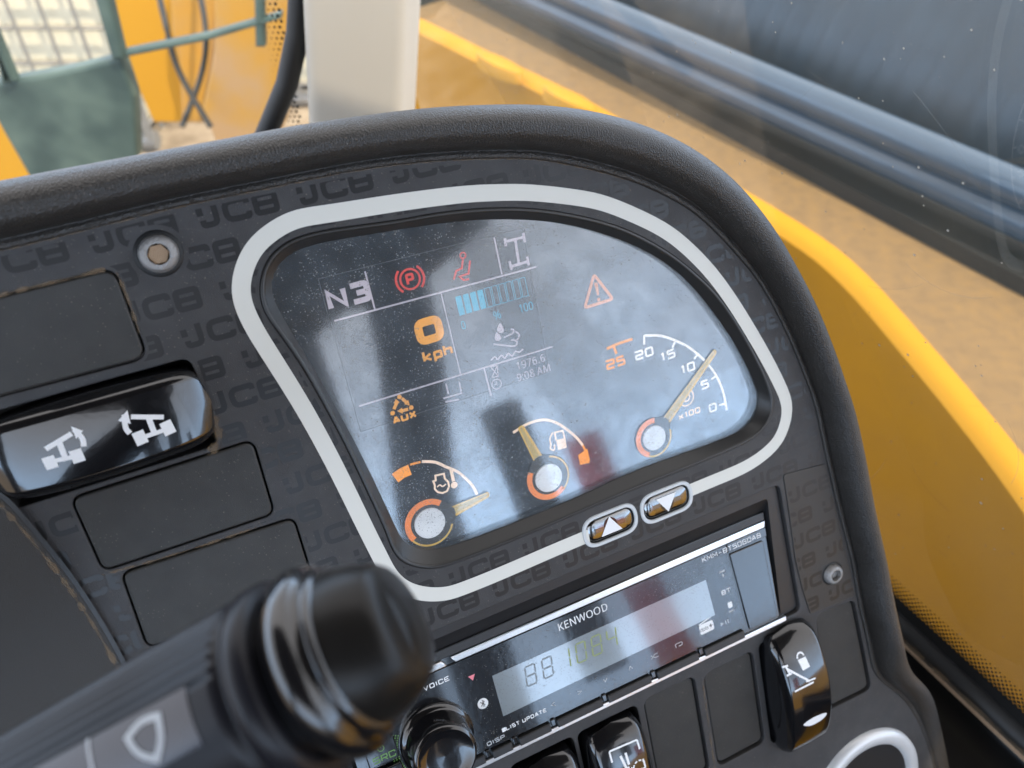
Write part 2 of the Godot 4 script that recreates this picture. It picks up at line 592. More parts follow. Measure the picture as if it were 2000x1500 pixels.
	mat("orange_dusty", Color(0.6, 0.3, 0.06), 0.7, {"map": ramp_image(256, fnoise(0.012, 4, 2), [[0.2, Color(0.5, 0.25, 0.02)], [0.8, Color(0.42, 0.26, 0.12)]]), "scale": 1.2})
	mat("bonnet_dust", Color(0.42, 0.26, 0.1), 0.85, {"map": ramp_image(512, yellow_noise, [[0.1, Color(0.175, 0.112, 0.05)], [0.45, Color(0.205, 0.13, 0.056)], [0.65, Color(0.215, 0.135, 0.056)], [0.95, Color(0.24, 0.145, 0.05)]]), "scale": 2.6})
	mat("post_cream", Color(0.52, 0.47, 0.39), 0.6)
	mat("blue_steel", Color(0.045, 0.08, 0.125), 0.35, {"coat": 0.5})
	mat("dark_blue", Color(0.03, 0.05, 0.065), 0.42, {"map": ramp_image(256, fnoise(0.02, 4, 33), [[0.2, Color(0.018, 0.034, 0.055)], [0.8, Color(0.026, 0.048, 0.075)]]), "scale": 2.5})
	mat("green_steel", Color(0.05, 0.085, 0.075), 0.6, {"map": ramp_image(128, fnoise(0.03, 3, 6), [[0.2, Color(0.03, 0.055, 0.05)], [0.8, Color(0.085, 0.125, 0.105)]]), "scale": 2.0})
	mat("tank_cream", Color(0.55, 0.51, 0.38), 0.6)
	mat("cage_wire", Color(0.25, 0.24, 0.22), 0.5, {"metal": 0.4})
	mat("sand", Color(0.5, 0.4, 0.28), 0.95, {"map": ramp_image(256, fnoise(0.03, 5, 14), [[0.2, Color(0.2, 0.15, 0.1)], [0.8, Color(0.36, 0.29, 0.21)]]), "scale": 0.5})
	mat("hose", Color(0.015, 0.015, 0.015), 0.5)
	mat("cab_dark", Color(0.03, 0.028, 0.026), 0.7)
	mat("cab_lining", Color(0.06, 0.055, 0.05), 0.9)
	mat("red_cloth", Color(0.75, 0.07, 0.09), 0.7)

func edge_dust_image() -> Image:   # crumbs of tan dust that lie along a seam
	var im := Image.create_empty(512, 32, false, Image.FORMAT_RGBA8)
	var n := fnoise(0.05, 3, 50)
	var b := fnoise(0.012, 2, 51)
	for y in 32:
		for x in 512:
			var edge := 1.0 - absf(y - 16.0) / 16.0
			var v := n.get_noise_2d(x, y * 3.0) * 0.7 + b.get_noise_2d(x, 0) * 0.9 + edge * 1.1 - 0.45
			im.set_pixel(x, y, Color(0.56, 0.48, 0.39, clampf(v * 0.9, 0.0, 0.42)))
	return im

func dust_line(parent: Node, a: PackedVector2Array, width: float, w: float) -> void:
	var s := begin()
	ribbon(s, a, width, w, false, true)
	done("dust_line", s, M.edge_dust, parent)

# ---------------------------------------------------------------- the dashboard
func outline_open() -> PackedVector2Array:
	return relax(smooth(P2([-63, 77.3, -53.7, 77.1, -30.2, 74.5, -15.2, 73.7, 5.2, 70.9, 26, 65.8, 47.3, 57.2, 63.7, 48.4, 80.3, 35.6, 91.4, 24.2, 102.7, 10.3, 111.5, -5.8, 119, -23.3, 124.3, -38.4, 126.2, -48.9, 123.8, -55.8, 117.9, -61.2, 109.4, -64.1, 98.4, -65, 76.7, -65.4, 55.9, -65.5, 34.3, -65.8, 9.7, -66.7, -20, -67.3, -41.2, -67.1, -50.5, -65.9, -57.6, -62.1, -62.4, -57.4, -64.8, -50.9, -65.5, -40.3, -68.3, -21, -70.9, -2.5, -75, 18.4, -78.6, 34.2, -82.8, 47.2, -84.9, 54.5, -84.7, 60.7, -82.5, 67, -78, 72.8, -70.6, 76.5]), 3, true), 2, true)

func outline_glass() -> PackedVector2Array:
	return relax(smooth(P2([-65.9, 72.4, -54.1, 72.5, -29.9, 70.4, -14.8, 69.1, 0.7, 67, 21.8, 62.2, 37.9, 56.7, 54.3, 48.7, 71.1, 38.2, 88, 23.3, 101.6, 3.1, 112.6, -18, 120, -38.2, 121.2, -47.2, 118.8, -53.6, 113.6, -58.2, 105.8, -60.1, 88.2, -60.3, 60.1, -59.4, 39.7, -59.7, 20.9, -61.3, -16.7, -61.8, -38.1, -61.3, -47.4, -59.9, -54.7, -56.4, -58.9, -51.1, -60.3, -43.4, -63, -24.9, -65.9, -6.9, -70.2, 14.6, -74.5, 32.5, -77, 42.7, -79.1, 51.8, -80.1, 57.3, -79.6, 62.5, -77, 66.9, -72.5, 70.5]), 3, true), 2, true)

func rim_pairs() -> Array:
	var inner := P2([-177.3, 94.9, -156.1, 94.7, -132.5, 95.1, -107.5, 95.9, -87.8, 95.7, -65.1, 95.3, -39.4, 94.8, -10.6, 92, 19.6, 86.6, 35.2, 82.2, 51, 75.8, 67.4, 68, 81.2, 59.5, 95.5, 48.7, 106.7, 36, 115.1, 24.7, 123.9, 11.9, 131.8, -4.2, 139.6, -24.5, 145, -42.4, 149.4, -58.5, 151.3, -74.7, 153.6, -91.8, 156.4, -112.1, 159.4, -131.2, 163.1, -152.6, 164.8, -178.1, 169.4, -209, 172.2, -231, 193.7, -258.2, 205.7, -291.3, 212.7, -324.4, 219.5, -367.2])
	var outer := P2([-166.4, 114.9, -144.7, 114.9, -121.9, 114.6, -99.4, 114.3, -80.7, 113.9, -59.3, 113.7, -35.2, 112.5, -7, 110.4, 24.7, 105.6, 44.4, 100.9, 64.6, 94, 84.4, 84.2, 101.2, 72.6, 116.4, 58.1, 128.1, 42.7, 136.5, 28.6, 144.7, 11.2, 153.1, -8.6, 160.6, -32.3, 165.1, -49.4, 169, -64.2, 172, -80.4, 174.4, -97.7, 176.5, -118.7, 179.3, -137.9, 182.4, -159.3, 185.7, -184.3, 191.2, -217.6, 198.3, -240.6, 212.4, -261.3, 218.7, -290.4, 223.6, -324.1, 228.3, -365.6])
	return [relax(smooth(inner, 4, false), 3, false), relax(smooth(outer, 4, false), 3, false)]

func blank_left() -> Array:
	return [round_poly(P2([-172.7, 80.8, -127, 81.2, -126.7, 50.4, -183.6, 51.3]), 4.5), round_poly(P2([-164, 10.3, -102.7, 10.4, -103.5, -19, -163.3, -18.2]), 3.5), round_poly(P2([-158.3, -21.8, -97.4, -23.8, -97.7, -52.5, -159.5, -52.7]), 3.5)]

func blank_right() -> Array:
	return [rrect(45.8, -204.5, 28, 58, 4), rrect(80.9, -206, 28.6, 57, 4), round_poly(P2([138, -175, 162.3, -177, 168.6, -237, 138, -236]), 4)]

func capsule(u: float, t: float, grow := 0.0) -> PackedVector2Array:
	return rrect(u, t, 24.6 + grow * 2, 11.6 + grow * 2, 5.79 + grow, 9)

func radio_opening() -> PackedVector2Array:
	return round_poly(P2([-108, -93.6, 124, -92.3, 128, -167.2, -108, -167.8]), 4.0)

func pocket_left() -> PackedVector2Array:
	return rrect(-148.5, 29.6, 70, 33.4, 4)

func fine(a: PackedVector2Array, step: float) -> PackedVector2Array:
	var r := PackedVector2Array()
	for i in a.size():
		var p := a[i]
		var q := a[(i + 1) % a.size()]
		var n := maxi(1, int(ceil(p.distance_to(q) / step)))
		for k in n: r.append(p.lerp(q, float(k) / n))
	return r

func build_dashboard() -> void:
	var o := panel_thing("dashboard", "dark grey dashboard moulding with a padded brow around the gauges", "dashboard", 0, 0, 0)
	var pairs := rim_pairs()
	var inner: PackedVector2Array = pairs[0]
	var edge := PackedVector2Array(inner)
	edge.append_array(P2([150, -330, -150, -330, -215, 20]))
	var bl := blank_left()
	var br := blank_right()
	var open := outline_open()
	var holes := [open, capsule(31.2, -78.1), capsule(61.1, -78), radio_opening(), pocket_left()]
	for b in bl: holes.append(inset(ccw(b), -0.7))
	for b in br: holes.append(inset(ccw(b), -0.9))
	for u in [116.2, 10.7, -24.4]: holes.append(rrect(u, -207, 33.0, 64, 4))
	var top := []
	for h in holes: top.append(fine(inset(ccw(h), -0.5), 8.0))
	var s := begin()
	cap(s, holed(fine(edge, 8.0), top), 0.0)
	for h in holes:
		var c := ccw(h)
		wall(s, inset(c, -0.5), 0.0, inset(c, -0.15), -0.12)
		wall(s, inset(c, -0.15), -0.12, c, -0.5)
		wall(s, c, -0.5, c, -7.0)
	var fascia := done("fascia", s, M.fascia, o)
	# the padded brow: a rounded roll that follows the panel's edge
	s = begin()
	var prof := [[-0.005, -1.0], [0.0, 0.5], [0.02, 1.1], [0.11, 1.2], [0.135, 0.2], [0.165, 0.3], [0.185, 2.4], [0.225, 5.8], [0.29, 8.8], [0.38, 10.9], [0.5, 12.0], [0.62, 11.8], [0.7, 11.1], [0.79, 9.7], [0.89, 6.9], [0.96, 4.2], [1.0, 1.0], [1.01, -3.0], [0.98, -40.0], [0.95, -90.0]]
	var lo: PackedVector2Array = pairs[0]
	var hi: PackedVector2Array = pairs[1]
	var grid := []
	for q in prof:
		var ring := []
		for i in lo.size():
			var low := clampf((lo.size() - 8.0 - i) / 14.0, 0.12, 1.0) if q[1] > 0.0 else 1.0      # the roll runs out flat at its lower end
			ring.append(v3(lo[i].lerp(hi[i], q[0]), q[1] * low))
		grid.append(ring)
	loft(s, grid.slice(0, 6), false)
	loft(s, grid.slice(5), false)
	done("padded_brow", s, M.rim, o)
	# housing behind the openings
	s = begin()
	slab(s, P2([-225, 80, -20, 84, 70, 60, 130, -10, 145, -110, 152, -330, -225, -330]), -60, -32, 1.0)
	done("housing", s, M.seam, o)
	s = begin()
	var pk := ccw(pocket_left())
	wall(s, pk, -6.9, inset(pk, 0.8), -26)
	done("switch_pocket", s, M.black_satin, o)
	for u in [116.2, 10.7, -24.4]:
		s = begin()
		var r := ccw(rrect(u, -207, 33.0, 64, 4))
		wall(s, r, -6.9, inset(r, 0.8), -26)
		done("switch_pocket", s, M.black_satin, o)
	# the white line printed round the gauges, in two runs between the buttons
	var line := smooth(P2([20, -78.8, -0.5, -79.1, -22.9, -79.7, -41.9, -79.6, -49.5, -78.5, -57.3, -75, -64.3, -69.2, -68.4, -61.4, -70.2, -51.8, -72.3, -39, -74.9, -21.4, -77.7, -4, -81.7, 16.7, -86.8, 37.1, -89.1, 46.1, -90.5, 53.2, -91, 59.6, -90, 65.3, -86.9, 71.4, -81.6, 77.2, -74.1, 81.1, -64.8, 83.3, -52.3, 82.3, -28.6, 80.6, -3.8, 78, 10.5, 75.5, 24.5, 72.4, 43.3, 66.2, 55.2, 61.2, 68.3, 53.1, 80.1, 44.6, 89.6, 35.3, 100.8, 20.8, 109.7, 5.3, 116.7, -9, 124, -25.1, 129.6, -39.3, 132.6, -48.4, 133.3, -55.2, 131.1, -62.5, 125.6, -69.8, 115.8, -74.2, 104.1, -76.4, 89.3, -76.6, 73.4, -76.8]), 5, false)
	s = begin()
	ribbon(s, relax(line, 5, false), 6.3, 0.1)
	done("white_line", s, M.stripe, fascia)
	# embossed lettering that runs over the whole label plate
	s = begin()
	var blocked := [inset(ccw(open), -1.6), capsule(31.2, -78.1, 2.6), capsule(61.1, -78, 2.6), inset(ccw(radio_opening()), -2.5), inset(ccw(pocket_left()), -2.0)]
	for b in bl: blocked.append(inset(ccw(b), -2.0))
	var wl := relax(line, 5, false)
	var band := PackedVector2Array()
	for z in Geometry2D.offset_polyline(wl, 4.0): band.append_array(z); break
	var plate := inset(ccw(PackedVector2Array(edge)), 1.8)
	var screw_l := disc(-112.1, 82.7, 9.5)
	blocked.append(screw_l)
	var rows := []
	for r in range(-5, 22):
		rows.append(91.0 - 12.65 * r)
	for r in rows.size():
		var y: float = rows[r] - 12.65 * 0.0
		if y < -92 or y > 112: continue
		for k in range(-5, 9):
			var x: float = (-97.0 if (r % 2) == 1 else -114.0) + 34.2 * k
			for q in jcb(x, y):
				var bits := [q]
				bits = Geometry2D.intersect_polygons(q, plate)
				for b in blocked:
					var nb := []
					for z in bits: nb.append_array(Geometry2D.clip_polygons(z, b))
					bits = nb
				for z in bits:
					if not Geometry2D.is_polygon_clockwise(z) and z.size() > 2: cap(s, z, 0.06)
	done("embossed_lettering", s, M.gloss_print, fascia).set_meta("kind", "stuff")
	# the small plate right of the radio
	s = begin()
	var small := round_poly(P2([126.6, -88, 152.7, -91.4, 163.8, -173.8, 133.5, -171.7, 130.2, -154.9, 127.9, -135.7, 127.4, -109]), 1.6)
	slab(s, small, -0.2, 0.45, 0.25)
	var sp := done("small_plate", s, M.plate_worn, o)
	s = begin()
	var sin := inset(ccw(small), 0.8)
	var screw_r := disc(149.8, -153.8, 7.5)
	for r in 6:
		for k in 2:
			for q in jcb(128.0 - (0.0 if r % 2 == 0 else 14.0) + 34.2 * k - r * 0.4, -101.0 - 13.0 * r):
				for z in Geometry2D.intersect_polygons(q, sin):
					for y in Geometry2D.clip_polygons(z, screw_r): cap(s, y, 0.5)
	done("embossed_lettering", s, M.gloss_print, sp).set_meta("kind", "stuff")
	# dust caught along the seams
	var up := PackedVector2Array()
	for i in range(4, 45): up.append(inner[i] - (inner[i + 1] - inner[i - 1]).normalized().orthogonal() * -0.1)
	s = begin()
	ribbon(s, up, 0.9, 0.15, false, true)
	done("dust_line", s, M.edge_dust, fascia)
	dust_line(fascia, P2([-169.6, 81.4, -151.9, 81.6, -138.1, 81.5, -129.3, 81.6]), 2.6, 0.12)
	dust_line(fascia, P2([-126.3, 79.9, -126, 75, -125.8, 66.8, -126.1, 58.9]), 1.8, 0.12)
	dust_line(fascia, P2([-120.8, 8.6, -112.8, 8.8, -105.3, 9]), 1.6, 0.12)
	dust_line(fascia, P2([-164.4, -19.8, -147.4, -21.1, -129.6, -21.9, -110.9, -22.1]), 1.4, 0.12)
	dust_line(fascia, P2([-112.2, 26.1, -112.9, 20.4, -112.7, 16.3, -115.4, 12.6, -117.9, 10]), 4.5, 0.13)
	dust_line(fascia, P2([64.6, -179.9, 63.9, -208.2, 63.6, -234.5]), 1.3, 0.12)

func jcb(x: float, y: float) -> Array:   # the three letters as small quads, left edge x, middle y
	var out := []
	var h := 8.0
	var th := 2.0
	var paths := [[false, P2([x + 0.2, y + 1.6, x + 2.3, y + 1.6]), 2.6],
		[false, round_poly(P2([x + 6.2, y + h / 2, x + 6.2, y - h / 2 + th / 2, x + 1.6, y - h / 2 + th / 2, x + 1.6, y - 1.2]), 1.8, 4, false), th],
		[false, round_poly(P2([x + 17.0, y + 1.4, x + 17.0, y + h / 2 - th / 2, x + 9.6, y + h / 2 - th / 2, x + 9.6, y - h / 2 + th / 2, x + 17.0, y - h / 2 + th / 2, x + 17.0, y - 1.4]), 2.4, 4, false), th],
		[true, round_poly(P2([x + 19.8, y - h / 2 + th / 2, x + 26.6, y - h / 2 + th / 2, x + 26.6, y + h / 2 - th / 2, x + 19.8, y + h / 2 - th / 2]), 1.0, 3), th],
		[false, P2([x + 20.6, y, x + 25.8, y]), th * 0.9]]
	for p in paths:
		var a: PackedVector2Array = p[1]
		var n := a.size()
		var lo := PackedVector2Array()
		var hi := PackedVector2Array()
		for i in n:
			var e0 := a[i] - a[(i - 1 + n) % n] if p[0] or i > 0 else a[1] - a[0]
			var e1 := a[(i + 1) % n] - a[i] if p[0] or i < n - 1 else a[n - 1] - a[n - 2]
			var m := e0.normalized().orthogonal() + e1.normalized().orthogonal()
			m = m / maxf(0.5, m.length_squared() / 2.0)
			lo.append(a[i] - m * p[2] / 2)
			hi.append(a[i] + m * p[2] / 2)
		for i in (n if p[0] else n - 1):
			var j := (i + 1) % n
			out.append(ccw(PackedVector2Array([lo[i], hi[i], hi[j], lo[j]])))
	return out

func build_blank(outline: PackedVector2Array, label: String, low: float, high: float) -> void:
	var c := Vector2.ZERO
	for p in outline: c += p / outline.size()
	var o := panel_thing("blanking_plate", label, "blanking plate", c.x, c.y, low, "switch blanks in the dashboard")
	var s := begin()
	slab(s, outline, low, high, 0.7, 4)
	done("cover", s, M.blank, o)

func build_screw(u: float, t: float, r: float, label: String, full: bool) -> void:
	var o := panel_thing("socket_screw", label, "screw", u, t, 0, "screws holding the dashboard")
	var s := begin()
	var prof := [[r * 1.25, 0.0], [r * 1.2, 0.5], [r * 1.02, 0.7], [r, 1.2], [r * 0.97, 2.2], [r * 0.86, 3.2], [r * 0.66, 3.7], [r * 0.56, 3.6]]
	var rings := []
	for q in prof:
		var ring := []
		for p in disc(u, t, q[0], 28): ring.append(v3(p, q[1]))
		rings.append(ring)
	loft(s, rings.slice(0, 3))
	done("washer", s, M.seam, o)
	s = begin()
	loft(s, rings.slice(2))
	done("head", s, M.steel, o)
	s = begin()
	var hex := disc(u, t, r * 0.57, 6)
	wall(s, hex, 3.6, inset(hex, 0.2), 1.4)
	cap(s, inset(hex, 0.2), 2.9 if full else 1.4)
	done("hex_socket", s, M.caked_dust if full else M.steel, o)

func build_rocker(u: float, t: float, turn: float, half: float, wide: float, mid: float, endh: float, label: String, tip_mid := 0.0) -> Node3D:
	var o := panel_thing("rocker_switch", label, "rocker switch", u, t, 0, "black rocker switches in the dashboard")
	var s := begin()
	var rings := []
	var prof := [[-1.0, -8.0], [-1.0, -1.0], [-0.99, 0.35], [-0.96, 0.62], [-0.82, 0.93], [-0.76, 0.985], [-0.7, 1.0], [0.0, 1.0], [0.7, 1.0], [0.76, 0.985], [0.82, 0.93], [0.96, 0.62], [0.99, 0.35], [1.0, -1.0], [1.0, -8.0]]
	var n := 30
	for i in n + 1:
		var q := -1.0 + 2.0 * i / n
		var x := sin(q * PI / 2)
		var edge := pow(absf(x), 14.0)
		var hh := (endh + (mid - endh) * (1.0 - x * x) + tip_mid * x) * (1.0 - 0.55 * edge)
		var ww := wide * (1.0 - 0.1 * x * x - 0.14 * edge)
		var ring := []
		for p in prof:
			var d := Vector2(x * half * (1.0 + 0.08 * x * x * (1.0 - p[0] * p[0])), p[0] * ww).rotated(turn)
			var xx: float = x * (1.0 + 0.08 * x * x * (1.0 - p[0] * p[0]))
			hh = (endh + (mid - endh) * (1.0 - xx * xx) + tip_mid * x) * (1.0 - 0.55 * edge)
			ring.append(v3(Vector2(u, t) + d, p[1] * hh if p[1] > 0 else p[1]))
		rings.append(ring)
	loft(s, rings, false)
	for e in [0, n]:
		new_group(s)
		var k: Array = rings[e]
		for i in range(1, k.size() - 2): tri(s, k[0], k[i], k[i + 1])
		tri(s, k[0], k[k.size() - 2], k[k.size() - 1])
	done("paddle", s, M.black_gloss, o)
	crown = [u, t, turn, half, mid, endh]
	return o

func build_rockers() -> void:
	var o := build_rocker(-147.5, 29.8, 0.0, 33.5, 15.2, 9.5, 5.0, "wide black rocker switch with two white axle symbols, lying sideways")
	var s := begin()
	var bars := [[[-77.3, 155.5, -130.5, 163], 0]]
	# left symbol: slanted bar above an axle; right symbol: bar along the front
	var k := 0
	for q in [[[-163.8, 31.6, -154.9, 34.3], 2.0], [[-159.3, 32.9, -159.4, 26.7], 2.2], [[-163.2, 27.1, -155.9, 26.5], 1.8], [[-164.2, 29, -164, 24.7], 4.6], [[-155.9, 28.8, -155.8, 24.3], 4.6],
			[[-136.6, 34, -127.2, 30.4], 2.0], [[-131.7, 31.8, -131.6, 26.1], 2.2], [[-135.7, 26, -127.9, 26.1], 1.8], [[-136.4, 28.5, -136, 23.8], 4.6], [[-127.4, 28.8, -126.9, 24], 4.6]]:
		ribbon(s, P2(q[0]), q[1] * 0.82, 0.12 + 0.004 * k)
		k += 1
	for q in [[-153.8, 35.4, -152.9, 33.3, -152.5, 31.3, -153, 29], [-138.2, 35.3, -139, 32.5, -139.2, 30.4, -138.6, 28.7]]:
		ribbon(s, smooth(P2(q), 5, false), 1.7, 0.16)
	cap(s, P2([-154.3, 36.7, -151.4, 34.2, -154.2, 32.3]), 0.2)
	cap(s, P2([-136.9, 36.5, -140.6, 34, -137.4, 31.8]), 0.2)
	done("axle_symbols", s, M.white_print, o)
	crown = []
	o = build_rocker(116.5, -208.0, PI / 2, 36.0, 16.0, 16.0, 8.0, "black rocker switch with a white padlock and loader arm symbol")
	s = begin()
	k = 0
	for q in [[[105.9, -184.8, 116.9, -196.2], 1.1], [[103.6, -183, 107, -183.5], 1.0], [[105.5, -183, 106.5, -187.6], 1.0], [[104.6, -187.8, 107.8, -187.9], 1.0], [[114.7, -195.4, 120.5, -196.1], 0.9], [[106.9, -197.5, 119, -197.6], 1.0]]:
		ribbon(s, P2(q[0]), q[1], 0.15 + 0.004 * k)
		k += 1
	cap(s, P2([113.2, -183.1, 118.1, -183.3, 119, -189, 114.4, -189.3]), 0.2)
	ribbon(s, arc(115.3, -182.2, 1.9, -10, 190, 10), 0.9, 0.2)
	done("lock_symbol", s, M.white_print, o)
	s = begin()
	cap(s, smooth(P2([109.8, -220.1, 115, -218.6, 122.7, -219.3, 125.2, -221, 121.9, -223.5, 115.1, -223.6]), 4, true), 0.25)
	done("pilot_lens", s, M.white_print, o)
	crown = []
	o = build_rocker(11.0, -212.0, PI / 2, 34.0, 16.0, 12.0, 7.0, "black rocker switch with a white windscreen wiper and washer symbol")
	s = begin()
	ribbon(s, round_poly(P2([5, -184.6, 19.8, -185.5, 20.5, -200.6, 4.9, -199.1]), 0.8), 0.9, 0.15, true)
	ribbon(s, P2([9.7, -189, 11.3, -197.9]), 1.2, 0.17)
	ribbon(s, P2([12.5, -188.7, 12.7, -195]), 1.2, 0.19)
	for i in 2:
		for j in 4:
			var c := Vector2(4.2 + 5.0 * i, -201.5 + 2.2 * i) if false else Vector2(2.0 + 6.6 * i, -199.2 + 0.6 * i)
			ribbon(s, arc(c.x + 9.0, c.y + 0.0, 3.2, 20 + 40 * j, 45 + 40 * j, 4), 0.8, 0.21)
	done("wiper_symbol", s, M.white_print, o)
	crown = []
	o = build_rocker(-24.2, -213.0, PI / 2, 34.0, 16.0, 12.0, 7.0, "plain black rocker switch half cut off by the bottom edge, left of the wiper switch")
	crown = []

# ---------------------------------------------------------------- instrument cluster
func needle(parent: Node, hub: Vector2, tip: Vector2, r: float, tip_w: float, root_w: float) -> void:
	var d := (tip - hub).normalized()
	var x := d.orthogonal()
	var s := begin()
	var a := P2([])
	var a0 := d.angle()
	for i in 26: a.append(hub + Vector2.from_angle(a0 + 0.42 + (TAU - 0.84) * i / 25.0) * r)
	a.append(hub + d * (r + 1.5) + x * root_w / 2)
	a.append(tip - d * tip_w / 2 + x * tip_w / 2)
	a.append(tip)
	a.append(tip - d * tip_w / 2 - x * tip_w / 2)
	a.append(hub + d * (r + 1.5) - x * root_w / 2)
	slab(s, a, -7.6, -7.2, 0.15)
	var o := done("needle", s, M.needle, parent)
	s = begin()
	cap(s, PackedVector2Array([hub + d * (r + 1.0) + x * root_w * 0.42, tip - d * tip_w * 0.5 + x * tip_w * 0.4, tip - d * 0.2, tip - d * tip_w * 0.5 - x * tip_w * 0.4, hub + d * (r + 1.0) - x * root_w * 0.42]), -7.16)
	done("arm", s, M.amber_pale, o)
	s = begin()
	for k in [-1.0, 1.0]: ribbon(s, PackedVector2Array([hub + d * (r + 0.6) + x * root_w * 0.4 * k, tip - d * tip_w * 0.45 + x * tip_w * 0.32 * k]), 0.85 + 0.25 * k, -7.12 + 0.004 * k)
	ribbon(s, arc(tip.x - d.x * tip_w * 0.5, tip.y - d.y * tip_w * 0.5, tip_w * 0.34, rad_to_deg(a0) - 90, rad_to_deg(a0) + 90, 8), 0.8, -7.11)
	done("lit_edge", s, M.amber, o)
	s = begin()
	ribbon(s, arc(hub.x, hub.y, r * 0.86, rad_to_deg(a0) + 40, rad_to_deg(a0) + 205, 26), 2.5, -7.1)
	done("lit_collar", s, M.ember, o)
	s = begin()
	ribbon(s, arc(hub.x, hub.y, r * 0.93, rad_to_deg(a0) + 205, rad_to_deg(a0) + 330, 22), 0.8, -7.1)
	done("collar_edge", s, M.amber, o)
	s = begin()
	slab(s, disc(hub.x, hub.y, r * 0.62, 40), -7.2, -6.5, 0.3)
	done("hub_cap", s, M.hub_cap, o)

func build_cluster() -> void:
	var o := panel_thing("instrument_cluster", "instrument cluster with a lit screen, three gauges and dusty reflecting glass", "instrument cluster", 17, 2, -8)
	var open := ccw(outline_open())
	var glass := ccw(outline_glass())
	var s := begin()
	var lip := inset(open, 0.15)
	wall(s, lip, -1.2, lip, 0.35)
	new_group(s)
	wall(s, lip, 0.35, inset(lip, 0.35), 0.6, true, false)
	wall(s, inset(lip, 0.35), 0.6, inset(lip, 1.2), 0.5, true, false)
	wall(s, inset(lip, 1.2), 0.5, inset(lip, 1.6), -0.2, true, false)
	var base := inset(glass, -0.2)
	# the funnel: both outlines run through the same number of points
	var from := resample(inset(lip, 1.6), 160)
	var to := align(from, resample(base, 160))
	wall(s, from, -0.2, to, -4.6)
	wall(s, to, -4.6, to, -8.3)
	done("bezel", s, M.bezel, o)
	var wide := inset(glass, -0.1)
	s = begin()
	cap(s, wide, -8.0)
	done("dial_face", s, M.dial_face, o)
	s = begin()
	cap(s, wide, -5.0)
	cap(s, wide, -6.2)
	done("lens", s, M.lens, o)
	s = begin()
	s.set_smooth_group(-1)
	var k := Geometry2D.triangulate_polygon(wide)
	for i in k:
		var p := wide[i]
		s.set_uv(Vector2((p.x + 92.0) / 205.0, (72.0 - p.y) / 131.0))
		s.add_vertex(v3(p, -4.92))
	done("dust_film", s, M.dust_and_haze, o)
	# screen
	s = begin()
	cap(s, P2([-62.6, 60.0, 21.2, 58.9, 20.2, -2.6, -63.0, -1.8]), -7.97)
	var lcd := done("lcd_screen", s, M.lcd_face, o)
	lines(lcd, "screen_edge", [P2([-62.6, 60.0, 21.2, 58.9, 20.2, -2.6, -63.0, -1.8])], 0.25, -7.94, M.hair_line, true)
	lines(lcd, "divider", [P2([-61.1, 43.3, 23.8, 42.2]), P2([-45, 58.3, -45.1, 43.2]), P2([8.6, 58.1, 8.5, 43]), P2([-60.9, 8.4, 24, 7.5]), P2([-7.7, 7.7, -7.4, -4.7])], 0.65, -7.93, M.lit_lilac)
	lines(lcd, "divider", [P2([-18.1, 42.5, -18, 8.4])], 0.4, -7.9, M.lit_lilac)
	write(lcd, "gear_reading", "N3", -53.5, 51.2, -7.92, 8.3, 8.0, 2.1, 0.9, M.lit_lilac)
	# parking brake
	var pc := Vector2(-28.8, 51)
	lines(lcd, "brake_symbol", [disc(pc.x, pc.y, 3.9, 28)], 0.8, -7.92, M.lit_red, true)
	lines(lcd, "brake_symbol", [arc(pc.x, pc.y, 5.6, -48, 48), arc(pc.x, pc.y, 5.6, 132, 228)], 0.9, -7.92, M.lit_red)
	write(lcd, "brake_letter", "P", pc.x, pc.y, -7.92, 4.6, 3.4, 1.0, 0.1, M.lit_red)
	lines(lcd, "seat_symbol", [disc(-5.8, 54.5, 1.15, 16)], 0.55, -7.92, M.lit_red, true)
	lines(lcd, "seat_symbol", [P2([-6.2, 52.9, -7.4, 49.7, -9.9, 49.3, -11.7, 46.3]), P2([-3.4, 51.8, -5.2, 47, -9.2, 46.8, -7.7, 45, -5.5, 44.8])], 0.75, -7.92, M.lit_red)
	# axle symbol
	lines(lcd, "axle_symbol", [P2([13, 56.8, 12.7, 53.5]), P2([21.2, 56.9, 21.1, 53.1]), P2([12.9, 55.4, 21.1, 55.2]), P2([17.2, 55.2, 16.6, 44.5]), P2([12.9, 47.4, 13, 43.8]), P2([20.7, 47.3, 20.8, 43.6]), P2([12.8, 45.1, 21, 45.3])], 1.1, -7.92, M.lit_lilac)
	# bar graph: four full, six empty
	var bar: Array = [-12.8, 39.4, 18.6, 38.8, 18, 31, -12.9, 31.6]
	bar[5] = bar[7]
	for i in 10:
		var f := i / 10.0
		var u0: float = lerpf(bar[0], bar[2], f)
		var q := P2([u0, bar[1], u0 + 2.45, bar[1], u0 + 2.45, bar[5], u0, bar[5]])
		if i < 4: shape(lcd, "full_bar", [q], -7.92, M.lit_cyan)
		else: lines(lcd, "empty_bar", [q], 0.22, -7.92, M.lit_cyan, true)
	type(lcd, "bar_number", "0", -12.1, 27.5, -7.92, 3.0, 0.8, M.lit_cyan)
	type(lcd, "bar_unit", "%", 2.9, 27.5, -7.92, 2.6, 0.9, M.lit_cyan)
	type(lcd, "bar_number", "100", 15.8, 27.2, -7.92, 3.0, 0.85, M.lit_cyan)
	# drops and fumes
	for q in [[[3.4, 23.9, 4.3, 21, 3.4, 19.7, 1.7, 20.4, 1.6, 22.2], 0], [[1, 20.6, 2.5, 18.2, 1.6, 16.9, 0, 17.4, -0.3, 18.8], 0]]:
		shape(lcd, "drop_symbol", [smooth(P2(q[0]), 3, true)], -7.92, M.lit_lilac)
